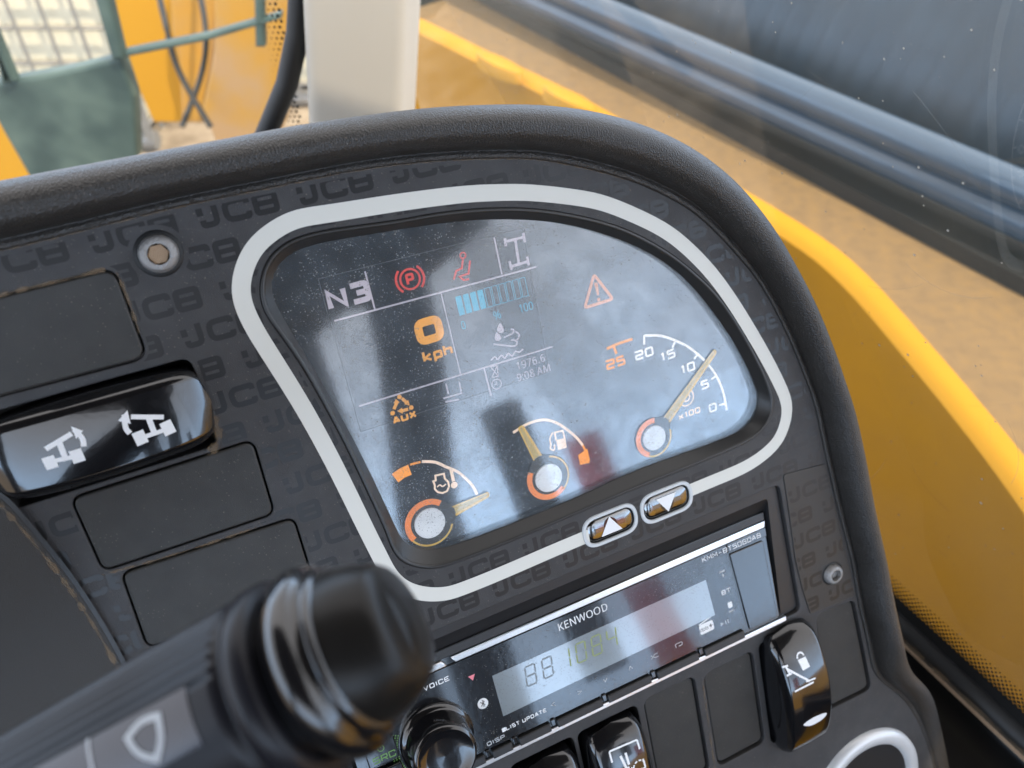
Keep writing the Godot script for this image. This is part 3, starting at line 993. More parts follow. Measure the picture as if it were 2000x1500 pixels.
	lines(lcd, "fume_symbol", [smooth(P2([3.6, 17.6, 6.5, 18.1, 7.9, 18.4, 8.4, 19.6, 7.2, 20.1]), 4, false), P2([-1.4, 16.2, 6.3, 13]), smooth(P2([6.3, 13, 8.1, 12.9, 8.7, 14.3, 7.5, 15.4, 6.4, 15.5]), 4, false), smooth(P2([9, 18.7, 10.3, 17.2, 9.9, 15.6, 8.8, 15]), 4, false), smooth(P2([-4, 9.9, -2.1, 10.9, -1.1, 9.4, 0.8, 10.7, 2.1, 9.1, 3.9, 10.6, 5.4, 9, 7.3, 10.5, 8.8, 9.6, 10.9, 10.5]), 4, false)], 0.65, -7.92, M.lit_lilac)
	write(lcd, "speed_digit", "0", -26.3, 29.5, -7.92, 10.6, 11.6, 3.3, 0, M.lit_orange)
	write(lcd, "speed_unit", "kph", -25.2, 19, -7.92, 3.4, 3.9, 1.05, 0.5, M.lit_orange)
	type(lcd, "hour_reading", "1976.6", 12.8, 4, -7.92, 3.0, 0.95, M.lit_lilac)
	type(lcd, "clock_reading", "9:08 AM", 13.2, -0.9, -7.92, 3.1, 0.92, M.lit_lilac)
	lines(lcd, "hourglass_symbol", [P2([-4.8, 7.4, -1.9, 7, -2.5, 2.4, -5.2, 2.8]), P2([-4.8, 7.4, -2.5, 2.4]), P2([-1.9, 7, -5.2, 2.8])], 0.4, -7.92, M.lit_lilac)
	var cc := Vector2(-3.9, -0.6)
	lines(lcd, "clock_symbol", [disc(cc.x, cc.y, 2.1, 22)], 0.4, -7.92, M.lit_lilac, true)
	lines(lcd, "clock_symbol", [PackedVector2Array([cc + Vector2(0, 1.4), cc, cc + Vector2(-0.9, 0)])], 0.35, -7.9, M.lit_lilac)
	lines(lcd, "level_symbol", [P2([-24.9, 6.2, -24.9, 1.7]), P2([-19.3, 5.3, -19.5, 0.4, -27.4, 0.7]), P2([-26.9, -1, -21.2, -1.8])], 0.6, -7.92, M.lit_lilac)
	# auxiliary symbol: three arrows in a triangle
	for q in [[-44.6, 7], [-48.9, 1.4], [-41.1, 1.2]]:
		var p := P2(q)
		shape(lcd, "aux_symbol", [disc(p[0].x, p[0].y, 0.95, 12)], -7.92, M.lit_orange)
	for q in [[[-48, 2.8, -45.9, 5.4], [-46.2, 6.6, -45, 4.7, -47.5, 5.1]], [[-43.8, 6.1, -42.3, 3.6], [-41.5, 2.2, -41.5, 4.7, -43.4, 3.5]], [[-42.5, 1, -45.5, 1.1], [-46.9, 1.6, -44.7, 2.4, -45, -0.2]]]:
		lines(lcd, "aux_symbol", [P2(q[0])], 1.3, -7.92, M.lit_orange)
		shape(lcd, "aux_symbol", [P2(q[1])], -7.9, M.lit_orange)
	write(lcd, "aux_word", "AUX", -44.7, -1.8, -7.92, 3.0, 3.1, 0.85, 0.35, M.lit_orange)
	# printing on the dial face
	var w := -7.9
	lines(o, "warning_triangle", [round_poly(P2([49, 32.3, 55.8, 19.7, 42, 19.6]), 0.8, 4)], 1.3, w, M.lit_peach, true)
	shape(o, "warning_mark", [P2([48.3, 28.9, 50, 28.5, 49.7, 23.2, 48.7, 23.2]), disc(49.1, 21.3, 0.8, 12)], w, M.lit_peach)
	lines(o, "tachometer_scale", [smooth(P2([68.2, -0.5, 76.1, -3, 83, -7.2, 89.1, -12, 93.8, -17.2, 98.5, -23.6, 102, -30.3, 104.3, -38.2, 105, -45.3, 105.1, -48.7]), 5, false)], 1.15, w, M.lit_white)
	lines(o, "tachometer_scale", [P2([68, -0.2, 67.2, -4.5]), P2([83.3, -7.1, 81.1, -10.1]), P2([94.4, -16.8, 91.3, -18.6]), P2([102.3, -30.1, 99, -31.1]), P2([105, -45.3, 101.2, -44.8])], 1.0, w + 0.02, M.lit_white)
	lines(o, "tachometer_limit", [smooth(P2([48.8, -0.9, 54.8, -0.3, 61.9, -0.3]), 4, false), P2([52.2, -0.7, 53, -4.5])], 1.2, w, M.lit_amber)
	for q in [["20", 66.5, -8.4], ["15", 78.2, -12.7], ["10", 87.5, -21.7], ["5", 95.1, -32.4], ["0", 97.7, -44.9]]:
		write(o, "dial_number", q[0], q[1], q[2], w, 4.4, 4.4, 0.95, 0.7, M.lit_white)
	write(o, "dial_number", "25", 51.8, -8.2, w, 4.6, 4.5, 1.0, 0.6, M.lit_amber)
	write(o, "dial_factor", "x100", 84.7, -43.5, w, 3.0, 3.0, 0.7, 0.45, M.lit_warm)
	lines(o, "engine_speed_symbol", [arc(84.3, -35.4, 4.0, -150, 70, 20), arc(84.3, -35.4, 1.9, -130, 60, 12)], 0.7, w, M.lit_warm)
	lines(o, "temperature_scale", [smooth(P2([-42.5, -22.2, -37.2, -24.5, -33.1, -28.2, -29.2, -31.7, -26.6, -35.6, -24.8, -38.9, -23.8, -41.7, -23.2, -44.8]), 5, false)], 1.2, w, M.lit_warm)
	lines(o, "temperature_limit", [P2([-47.5, -21.8, -43.1, -22.2])], 0.9, w, M.lit_amber)
	shape(o, "temperature_limit", [P2([-55.7, -23.1, -52.4, -22, -48.3, -21.5, -47.9, -26.2, -51.1, -26.4, -54, -27.5])], w, M.lit_amber)
	lines(o, "engine_symbol", [P2([-38.9, -32.2, -40, -32.2, -39.8, -34.2, -40.2, -35.7, -39.3, -37.5, -37.5, -38.6, -35.4, -38.5, -34.1, -36.8, -34, -34.7, -35, -32.9, -34.9, -30.6, -38.6, -30.1]), ], 0.8, w, M.lit_warm, true)
	lines(o, "engine_symbol", [smooth(P2([-39, -35.2, -37.7, -34.7, -36.8, -35.8, -35.1, -35.3]), 3, false)], 0.6, w, M.lit_warm)
	lines(o, "thermometer_symbol", [P2([-31.5, -29.9, -31.7, -35.3])], 1.4, w, M.lit_warm)
	shape(o, "thermometer_symbol", [disc(-31.8, -37, 1.5, 14)], w, M.lit_warm)
	lines(o, "fuel_scale", [smooth(P2([-1.5, -23.5, 5.6, -21.9, 13.1, -22.5, 18.8, -25.9, 23.3, -30.9, 26.9, -36.1, 28.9, -40.2]), 5, false)], 1.2, w, M.lit_warm)
	lines(o, "fuel_limit", [P2([28.9, -40.2, 29.9, -44.1])], 1.0, w, M.lit_amber)
	shape(o, "fuel_limit", [P2([25.8, -43.9, 30.7, -42.4, 30.9, -48, 30.2, -49.3, 25.8, -48.7])], w, M.lit_amber)
	shape(o, "pump_symbol", [P2([17, -33.4, 21.4, -33.9, 21.2, -38.5, 17, -38.3])], w, M.lit_warm)
	lines(o, "pump_symbol", [P2([17, -33.6, 17, -29.9, 20.9, -30.3, 21.1, -34.3]), ], 0.8, w, M.lit_warm)
	lines(o, "pump_symbol", [smooth(P2([16.1, -29.6, 14.3, -31.9, 14.2, -34.6, 13.6, -36.3, 15.1, -37.6, 15.9, -35.2]), 4, false)], 0.7, w, M.lit_warm)
	needle(o, Vector2(64, -48.5), Vector2(103.1, -17.8), 9.6, 2.6, 4.6)
	needle(o, Vector2(9.6, -48.7), Vector2(1.8, -21.3), 10.4, 3.2, 4.6)
	needle(o, Vector2(-46.1, -49), Vector2(-18, -46), 10.8, 2.8, 5.0)

func resample(a: PackedVector2Array, n: int) -> PackedVector2Array:
	var total := 0.0
	for i in a.size(): total += a[i].distance_to(a[(i + 1) % a.size()])
	var r := PackedVector2Array()
	var i := 0
	var run := 0.0
	for k in n:
		var want := total * k / n
		while run + a[i % a.size()].distance_to(a[(i + 1) % a.size()]) < want:
			run += a[i % a.size()].distance_to(a[(i + 1) % a.size()])
			i += 1
		var p := a[i % a.size()]
		var q := a[(i + 1) % a.size()]
		r.append(p.lerp(q, (want - run) / maxf(1e-6, p.distance_to(q))))
	return r

func align(from: PackedVector2Array, to: PackedVector2Array) -> PackedVector2Array:   # for every point the nearest along the other outline, kept in order
	var best := 0
	var cost := INF
	for sft in to.size():
		var c := 0.0
		for i in range(0, from.size(), 4): c += from[i].distance_squared_to(to[(i + sft) % to.size()])
		if c < cost:
			cost = c
			best = sft
	var r := PackedVector2Array()
	for i in from.size(): r.append(to[(i + best) % to.size()])
	return r

func build_buttons() -> void:
	for q in [[31.2, -78.1, 1, "left oval scroll button with a white upward arrow, below the gauges"], [61.1, -78, -1, "right oval scroll button with a white downward arrow, below the gauges"]]:
		var u: float = q[0]
		var t: float = q[1]
		var o := panel_thing("scroll_button", q[3], "push button", u, t, 0, "scroll buttons below the gauges")
		var s := begin()
		var a := capsule(u, t, 1.9)
		var b := capsule(u, t, 0.1)
		wall(s, a, 0.0, inset(ccw(a), 0.3), 0.6)
		wall(s, inset(ccw(a), 0.3), 0.6, inset(ccw(b), -0.2), 0.6)
		wall(s, inset(ccw(b), -0.2), 0.6, b, 0.1)
		wall(s, b, 0.1, b, -4.0)
		done("ring", s, M.button_ring, o)
		s = begin()
		# a dished chrome face
		var c := ccw(inset(capsule(u, t), 0.1))
		new_group(s)
		var prev := c
		var pw := -1.5
		for k in [[0.25, -0.5], [0.9, -0.1], [2.0, 0.15], [3.4, 0.3], [4.6, 0.35]]:
			var nx := inset(c, k[0])
			wall(s, prev, pw, nx, k[1], true, false)
			prev = nx
			pw = k[1]
		cap(s, prev, pw)
		done("face", s, M.mirror_button, o)
		shape(o, "dimple", [disc(u, t + 0.6 * q[2], 3.4, 28)], 0.42, M.black_gloss)
		var d: float = q[2]
		shape(o, "arrow", [ccw(P2([u - 5.4, t - 3.6 * d, u + 5.4, t - 3.6 * d, u, t + 4.6 * d]))], 0.5, M.white_print)

# ---------------------------------------------------------------- radio
func build_radio() -> void:
	var o := panel_thing("car_radio", "black car radio with a grey display, chrome strip and volume knob", "car radio", 10, -135, -2)
	var s := begin()
	var outer := inset(ccw(radio_opening()), 0.5)
	var inner := round_poly(P2([-105.5, -98.8, 117.6, -98.4, 117.2, -166.3, -105.5, -166.6]), 2.0)
	cap(s, holed(fine(outer, 10), [fine(inner, 10)]), -2.2)
	wall(s, outer, -2.2, outer, -7)
	wall(s, inner, -2.2, inset(ccw(inner), 0.6), -31)
	done("surround", s, M.black_satin, o)
	tilt_a = -17.0
	tilt_b = -0.115
	s = begin()
	slab(s, round_poly(P2([-104.6, -105.0, 116.4, -105.0, 114.2, -164.6, -104.6, -164.6]), 2.2), -20, -0.7, 0.8)
	var body := done("body", s, M.black_gloss, o)
	s = begin()
	slab(s, P2([-104, -106.2, 116.2, -106.2, 115.8, -110.6, -104, -110.6]), -1, 0.4, 0.5)
	done("top_bar", s, M.black_satin, o)
	s = begin()
	slab(s, P2([-53, -111.0, 115.4, -110.6, 114.6, -113.9, -51.5, -113.9]), -0.9, 0.9, 0.35)
	done("chrome_strip", s, M.chrome, o)
	s = begin()
	slab(s, P2([-101, -111.0, -57.5, -111.0, -55.5, -113.9, -101, -113.9]), -0.9, 0.9, 0.35)
	done("chrome_strip", s, M.chrome, o)
	s = begin()
	slab(s, round_poly(P2([-104, -114.6, 91.4, -114.6, 93.4, -160.0, -104, -160.0]), 1.2), -0.9, 0.0, 0.3)
	slab(s, P2([92.0, -114.6, 115.6, -114.6, 115.4, -119.2, 92.0, -119.2]), -0.9, 0.0, 0.3)
	var face := done("face_plate", s, M.black_gloss, o)
	s = begin()
	slab(s, round_poly(P2([92.6, -120.2, 112.6, -120.6, 112.2, -162.6, 94.8, -162.6]), 0.8), -0.9, 0.1, 0.4)
	done("port_door", s, M.black_gloss, o)
	s = begin()
	slab(s, P2([-37.6, -127.6, 76.6, -127.5, 77.5, -146.9, -37.8, -148.0]), -0.1, 0.08, 0.05)
	var win := done("display", s, M.led_window, o)
	# seven segment digits
	var seg := {"1": [1, 2], "0": [0, 1, 2, 3, 4, 5], "8": [0, 1, 2, 3, 4, 5, 6], "4": [1, 2, 5, 6], "9": [0, 1, 2, 3, 5, 6]}
	for q in [["1", -3.0, 0], ["0", 5.4, 0], ["8", 13.6, 0], ["4", 21.8, 0], ["8", -12.0, 1], ["8", -20.5, 1]]:
		var a := []
		for k in seg[q[0]]:
			var g: Array = [[-2.1, 4.6, 2.1, 4.6], [2.4, 4.3, 2.4, 0.4], [2.4, -0.4, 2.4, -4.3], [-2.1, -4.6, 2.1, -4.6], [-2.4, -0.4, -2.4, -4.3], [-2.4, 4.3, -2.4, 0.4], [-2.0, 0, 2.0, 0]][k]
			var p := P2(g)
			for i in p.size(): p[i] = Vector2(q[1] + p[i].x + p[i].y * 0.12, -135.0 + p[i].y)
			a.append(p)
		lines(win, "digit", a, 0.7, 0.12, M.segment if q[2] == 0 else M.segment_off)
	var w := 0.06
	type(face, "maker_name", "KENWOOD", 10.5, -119.2, w, 3.7, 1.04, M.white_print, false)
	write(face, "model_name", "KMM-BT506DAB", 94.4, -117.1, 0.06, 2.5, 2.35, 0.36, 0.55, M.white_print)
	write(face, "key_word", "VOICE", -62.0, -120.0, w, 2.2, 2.3, 0.42, 0.5, M.white_print)
	write(face, "key_word", "LIST UPDATE", -28.0, -154.2, w, 1.9, 1.75, 0.4, 0.35, M.white_print)
	shape(face, "key_mark", [rrect(-39.2, -154.2, 1.8, 1.9, 0.3)], w, M.white_print)
	write(face, "key_word", "DISP", -44.0, -157.3, w, 2.0, 2.2, 0.4, 0.45, M.grey_print)
	write(face, "source_word", "BT", 86.2, -137.6, w, 2.4, 2.4, 0.42, 0.5, M.white_print)
	write(face, "source_word", "1", 86.4, -129.2, w, 2.0, 2.4, 0.5, 0.5, M.white_print)
	lines(face, "source_mark", [P2([84.8, -126.9, 87.8, -126.9]), P2([85.4, -148.6, 88.4, -148.6])], 0.9, w, M.grey_print)
	shape(face, "source_mark", [rrect(86.8, -145.2, 2.6, 3.2, 0.9)], w, M.white_print)
	shape(face, "radio_mark", [rrect(71.4, -151.0, 8.2, 5.2, 1.2)], w, M.white_print)
	lines(face, "radio_mark", [P2([67.6, -148.2, 75.2, -146.6])], 0.6, w, M.white_print)
	write(face, "radio_word", "dab", 69.8, -151.2, w + 0.03, 1.7, 1.4, 0.25, 0.3, M.black_satin)
	lines(face, "radio_word", [P2([73.0, -151.0, 74.8, -151.0]), P2([73.9, -150.0, 73.9, -152.0])], 0.45, w + 0.03, M.black_satin)
	shape(face, "play_mark", [P2([79.4, -152.0, 79.4, -154.0, 81.2, -153.0])], w, M.grey_print)
	lines(face, "play_mark", [P2([82.4, -152.0, 82.4, -154.0]), P2([83.8, -152.0, 83.8, -154.0])], 0.5, w, M.grey_print)
	var ar := [P2([-13.0, -152.4, -15.0, -153.3, -13.0, -154.2]), P2([-1.2, -152.4, 0.8, -153.3, -1.2, -154.2]), P2([12.5, -152.6, 13.5, -154.2, 14.5, -152.6]), P2([26.3, -154.0, 27.3, -152.4, 28.3, -154.0])]
	lines(face, "arrow_mark", ar, 0.35, w, M.grey_print)
	lines(face, "shuffle_mark", [P2([39.0, -152.2, 41.0, -153.9, 42.8, -153.9]), P2([39.0, -153.9, 41.0, -152.2, 42.8, -152.2])], 0.35, w, M.grey_print)
	lines(face, "repeat_mark", [round_poly(P2([53.0, -154.0, 52.6, -152.2, 56.6, -152.2, 56.6, -153.8, 54.4, -153.8]), 0.6, 3, false)], 0.4, w, M.grey_print)
	shape(face, "voice_mark", [P2([-48.0, -123.2, -44.8, -123.2, -46.4, -125.8])], w, M.pink_print)
	shape(face, "phone_mark", [disc(-45.0, -138.0, 2.5, 22)], w, M.white_print)
	lines(face, "phone_mark", [P2([-46.0, -137.0, -44.2, -138.8, -45.0, -139.6, -45.0, -136.4, -44.2, -137.2, -46.0, -139.0])], 0.35, w + 0.04, M.black_satin)
	# keys along the lower edge, with the metal strip under them
	s = begin()
	slab(s, P2([-104, -164.6, 117.0, -164.4, 117.0, -166.9, -104, -166.9]), -2.0, 0.2, 0.4)
	done("lower_strip", s, M.chrome, o)
	for q in [[-72.0, -51.0], [-47.3, -37.6], [-34, -18.0], [-14.6, 9.3], [12.3, 36.0], [39.6, 63.3], [67.0, 90.8]]:
		s = begin()
		slab(s, rrect((q[0] + q[1]) / 2, -162.7, q[1] - q[0], 4.0, 0.4, 3), -0.9, 1.3, 0.5)
		done("preset_key", s, M.black_satin, o)
	for u in [-49.2, -35.8, -16.3, 10.8, 37.8, 65.2]:
		s = begin()
		slab(s, rrect(u, -161.2, 2.1, 3.4, 0.3, 2), -0.9, 1.0, 0.4)
		done("key_spacer", s, M.black_gloss, o)
	# volume knob
	s = begin()
	var rings := []
	for q in [[16.5, 0.0], [16.5, 1.5], [15.2, 2.2], [14.6, 3.0], [14.3, 9.0], [14.1, 12.2], [13.6, 13.4], [12.6, 14.0], [12.0, 13.9], [11.2, 13.3], [8.0, 12.9], [4.0, 12.7], [0.2, 12.6]]:
		var ring := []
		for p in disc(-68.6, -144.0, q[0], 40): ring.append(v3(p, q[1]))
		rings.append(ring)
	loft(s, rings.slice(0, 4))
	loft(s, rings.slice(3, 8))
	loft(s, rings.slice(7))
	var knob := done("volume_knob", s, M.black_gloss, o)
	s = begin()
	for i in 44:
		for j in 3:
			var p := Vector2(-68.6, -144.0) + Vector2.from_angle(deg_to_rad(150 + i * 3.4)) * (17.6 + j * 1.2)
			cap(s, rrect(p.x, p.y, 0.6, 0.6, 0.1, 1), 0.08)
	done("lit_dots", s, M.lit_green, face).set_meta("kind", "stuff")
	s = begin()
	slab(s, rrect(-92.5, -137.6, 13.4, 10.6, 1.0), -0.5, 2.2, 0.5)
	var src := done("source_key", s, M.black_gloss, o)
	write(src, "source_word", "SRC", -92.0, -140.0, 2.26, 3.0, 3.0, 0.5, 0.5, M.lit_green)
	lines(src, "power_mark", [arc(-92.3, -135.6, 1.3, 110, 430, 14), P2([-92.3, -135.4, -92.3, -133.7])], 0.4, 2.26, M.lit_green)
	s = begin()
	slab(s, rrect(-92.5, -151.0, 13.4, 11.0, 1.0), -0.5, 2.2, 0.5)
	done("source_key", s, M.black_gloss, o)
	s = begin()
	s.set_smooth_group(-1)
	var pts := [Vector2(-100, -115.4), Vector2(91, -115.4), Vector2(92.6, -159.4), Vector2(-100, -159.4)]
	for i in [0, 1, 2, 0, 2, 3]:
		s.set_uv(Vector2((pts[i].x + 104) / 200.0, (-114.0 - pts[i].y) / 47.0))
		s.add_vertex(v3(pts[i], 0.2))
	done("dust_film", s, M.radio_dust, o)
	tilt_a = 0.0
	tilt_b = 0.0

func build_socket() -> void:
	var c := Vector2(158.7, -303.2)
	var o := panel_thing("power_socket", "round socket with a silver ring, cut off by the bottom edge", "socket", c.x, c.y, 0)
	var s := begin()
	var rings := []
	for q in [[39.0, 0.0], [38.4, 2.2], [37.0, 3.6], [33.5, 4.0], [30.6, 3.2], [29.8, 1.2]]:
		var ring := []
		for p in disc(c.x, c.y, q[0], 64): ring.append(v3(p, q[1]))
		rings.append(ring)
	loft(s, rings)
	done("ring", s, M.ring_silver, o)
	s = begin()
	slab(s, disc(c.x, c.y, 29.9, 48), 0.2, 1.2, 0.2)
	cap(s, disc(c.x, c.y, 24.0, 40), 1.3)
	done("cap", s, M.black_satin, o)

func build_shroud() -> void:
	var o := panel_thing("column_shroud", "dark brown steering column cover at the lower left, dust along its edge", "column cover", -200, -60, 0)
	var edge := smooth(P2([-190.9, 34.2, -182.7, 19.8, -180.5, 14.4, -176.8, 0.6, -173.3, -14.6, -170.9, -29.6, -169.3, -43.1, -168.4, -55.5, -167.7, -75.1, -168.2, -102.4]), 4, false)
	var a := PackedVector2Array(edge)
	a.append_array(P2([-160, -200, -330, -200, -330, 40]))
	var s := begin()
	slab(s, a, -30, 2.0, 1.2)
	done("cover", s, M.shroud, o)
	lines(o, "edge_bead", [edge], 1.6, 2.15, M.black_satin)
	var in_edge := PackedVector2Array()
	for i in edge.size():
		var d := (edge[mini(i + 1, edge.size() - 1)] - edge[maxi(i - 1, 0)]).normalized().orthogonal()
		in_edge.append(edge[i] - d * -2.6)
	dust_line(o, in_edge.slice(2), 2.4, 2.1)

# ---------------------------------------------------------------- wiper stalk
func build_stalk() -> void:
	var pts := [Vector3(-0.0258, -0.149, -0.0827), Vector3(-0.1019, -0.1885, -0.0613)]
	var tip: Vector3 = pts[0]
	var axis: Vector3 = (pts[1] - pts[0]).normalized()
	var o := world_thing("wiper_stalk", "thick black column stalk with ribbed grip and wiper symbols in the foreground", "control stalk", CAM + tip)
	var face := (-tip).slide(axis).normalized()      # towards the eye
	var side := axis.cross(face).normalized()
	if side.y < 0: side = -side
	var prof := [[-0.0056, 0.2], [-0.0055, 7.0], [-0.0052, 10.4], [-0.0045, 12.1], [-0.003, 13.3], [0.0005, 14.9], [0.0038, 16.0], [0.006, 16.2]]
	var s := begin()
	turn_on(s, tip, axis, face, side, prof, tip, false)
	var button := done("end_button", s, M.stalk_button, o)
	s = begin()
	var ridge := []
	for i in 9:
		var x := -12.5 + 25.0 * i / 8.0
		var hgt := 0.0026 * cos(x / 14.5 * PI / 2) + 0.0002
		ridge.append([tip + side * x * 0.00075 - axis * 0.0045 + face * 0.003, hgt])
	new_group(s)
	for i in 8:
		var p: Vector3 = ridge[i][0] - tip
		var q: Vector3 = ridge[i + 1][0] - tip
		var u := face * 0.0028
		tri(s, p - u, q - u, q - axis * ridge[i + 1][1]); tri(s, p - u, q - axis * ridge[i + 1][1], p - axis * ridge[i][1])
		tri(s, p + u, q - axis * ridge[i + 1][1], q + u); tri(s, p + u, p - axis * ridge[i][1], q - axis * ridge[i + 1][1])
	done("ridge", s, M.stalk_button, button)
	s = begin()
	turn_on(s, tip, axis, face, side, [[0.0055, 15.0], [0.0058, 16.6], [0.0064, 17.6], [0.0072, 17.8], [0.008, 17.2], [0.0086, 17.2], [0.0092, 18.8], [0.0102, 19.8], [0.012, 20.2], [0.0138, 20.0], [0.015, 19.2], [0.0156, 17.8], [0.0185, 17.6]], tip, false)
	done("end_ring", s, M.stalk_ring, o)
	s = begin()
	turn_on(s, tip, axis, face, side, [[0.0182, 17.8], [0.0186, 19.8], [0.0195, 20.7], [0.0225, 20.8], [0.0238, 20.3], [0.0242, 19.4], [0.0255, 19.4], [0.026, 20.0], [0.028, 20.0], [0.05, 19.7], [0.08, 19.2], [0.1, 18.8], [0.113, 18.4], [0.119, 17.4], [0.128, 14.5], [0.14, 12.0], [0.2, 11.0]], tip, true)
	done("grip", s, M.stalk, o)
	# glossy label let into the grip, its symbols and the white position marks
	s = begin()
	strip_on(s, axis, face, side, 0.032, 0.08, -8.0, 24.0, 20.15)
	var lab := done("label", s, M.stalk_label, o)
	s = begin()
	strip_on(s, axis, face, side, 0.084, 0.0858, -40.0, 16.0, 19.6)
	done("position_mark", s, M.grey_print, o)
	s = begin()
	strip_on(s, axis, face, side, 0.0545, 0.0552, -8.0, 24.0, 20.3)
	done("position_mark", s, M.grey_print, lab)
	for q in [[0.099, -18.0, 19.3], [0.042, 9.0, 20.35]]:
		s = begin()
		for i in 3:
			var a0 := TAU * i / 3.0 + 0.4
			var a1 := TAU * (i + 1) / 3.0 + 0.4
			for k in 8:
				var f0 := k / 8.0
				var f1 := (k + 1) / 8.0
				var p0 := Vector2.from_angle(a0).lerp(Vector2.from_angle(a1), f0) * 0.0052
				var p1 := Vector2.from_angle(a0).lerp(Vector2.from_angle(a1), f1) * 0.0052
				p0 = p0.lerp(p0.normalized() * 0.0042, 0.5)
				p1 = p1.lerp(p1.normalized() * 0.0042, 0.5)
				var v := []
				for z in [p0 * 0.72, p0 * 1.1, p1 * 1.1, p1 * 0.72]: v.append(on_grip(axis, face, side, q[0] + z.x, q[1] + rad_to_deg(z.y / 0.02), q[2]))
				s.set_smooth_group(-1)
				tri(s, v[0], v[1], v[2]); tri(s, v[0], v[2], v[3])
		done("wiper_symbol", s, M.grey_print, lab if q[0] < 0.08 else o)

func on_grip(axis: Vector3, face: Vector3, side: Vector3, x: float, deg: float, r: float) -> Vector3:
	return axis * x + (face * cos(deg_to_rad(deg)) + side * sin(deg_to_rad(deg))) * r * 0.001

func strip_on(s: SurfaceTool, axis: Vector3, face: Vector3, side: Vector3, x0: float, x1: float, d0: float, d1: float, r: float) -> void:
	new_group(s)
	var rings := []
	for i in 13:
		var deg := lerpf(d0, d1, i / 12.0)
		rings.append([on_grip(axis, face, side, x0, deg, r), on_grip(axis, face, side, x1, deg, r)])
	loft(s, rings, false, false)

func turn_on(s: SurfaceTool, at: Vector3, axis: Vector3, face: Vector3, side: Vector3, prof: Array, off: Vector3, ribbed: bool) -> void:
	var rings := []
	var n := 240 if ribbed else 56
	for q in prof:
		var ring := []
		for k in n:
			var deg := 360.0 * k / n - 180.0
			var r: float = q[1]
			if ribbed and q[0] > 0.0275 and q[0] < 0.114 and ((deg > 22 and deg < 120) or (deg < -75 and deg > -150)):
				r -= 1.1 * (0.5 + 0.5 * cos(deg_to_rad(deg * 45.0)))
			ring.append(on_grip(axis, face, side, q[0], deg, r))
		rings.append(ring)
	loft(s, rings)

# ---------------------------------------------------------------- cab and machine, in metres from the eye
func solid(n: String, label: String, category: String, pts: Array, dist: float, thick: float, m: Material, group := "") -> Node3D:
	var a := P2(pts)
	var c := Vector2.ZERO
	for p in a: c += p / a.size()
	var at := Vector3(c.x, c.y, -dist)
	var o := world_thing(n, label, category, CAM + at, group)
	var s := begin()
	prism(s, a, -dist, -dist - thick, at)
	done("body", s, m, o)
	return o

func build_post() -> void:
	var at := Vector3(-0.13, -0.3, -0.62)
	var o := world_thing("cab_post", "cream cab corner post between the two front windows, sunlit in patches", "cab post", CAM + at)
	var s := begin()
	var a := round_poly(P2([-0.145, -0.155, -0.072, -0.155, -0.093, -0.345, -0.177, -0.345]), 0.004)
	# the post leans its inner face to the right, towards the light
	var rings := []
	for i in 2:
		var y := 0.5 if i == 0 else -0.9
		var ring := []
		for p in round_poly(P2([-0.043, 0.0, 0.034, 0.012, 0.04, 0.1, -0.04, 0.12]), 0.012): ring.append(Vector3(-0.124 + p.x + 0.13 * y, y, -0.62 - p.y) - Vector3(at.x, 0, at.z))
		rings.append(ring)
	loft(s, rings)
	done("body", s, M.post_cream, o)
	s = begin()
	rod(s, [Vector3(0.06, 0.6, -0.02), Vector3(0.0, 0.2, -0.02), Vector3(-0.026, 0.1, -0.02), Vector3(-0.036, 0.06, -0.02), Vector3(-0.052, 0.02, -0.02), Vector3(-0.076, -0.02, -0.02), Vector3(-0.15, -0.14, -0.03), Vector3(-0.26, -0.3, -0.04)], 0.009)
	done("window_rubber", s, M.rubber, o)

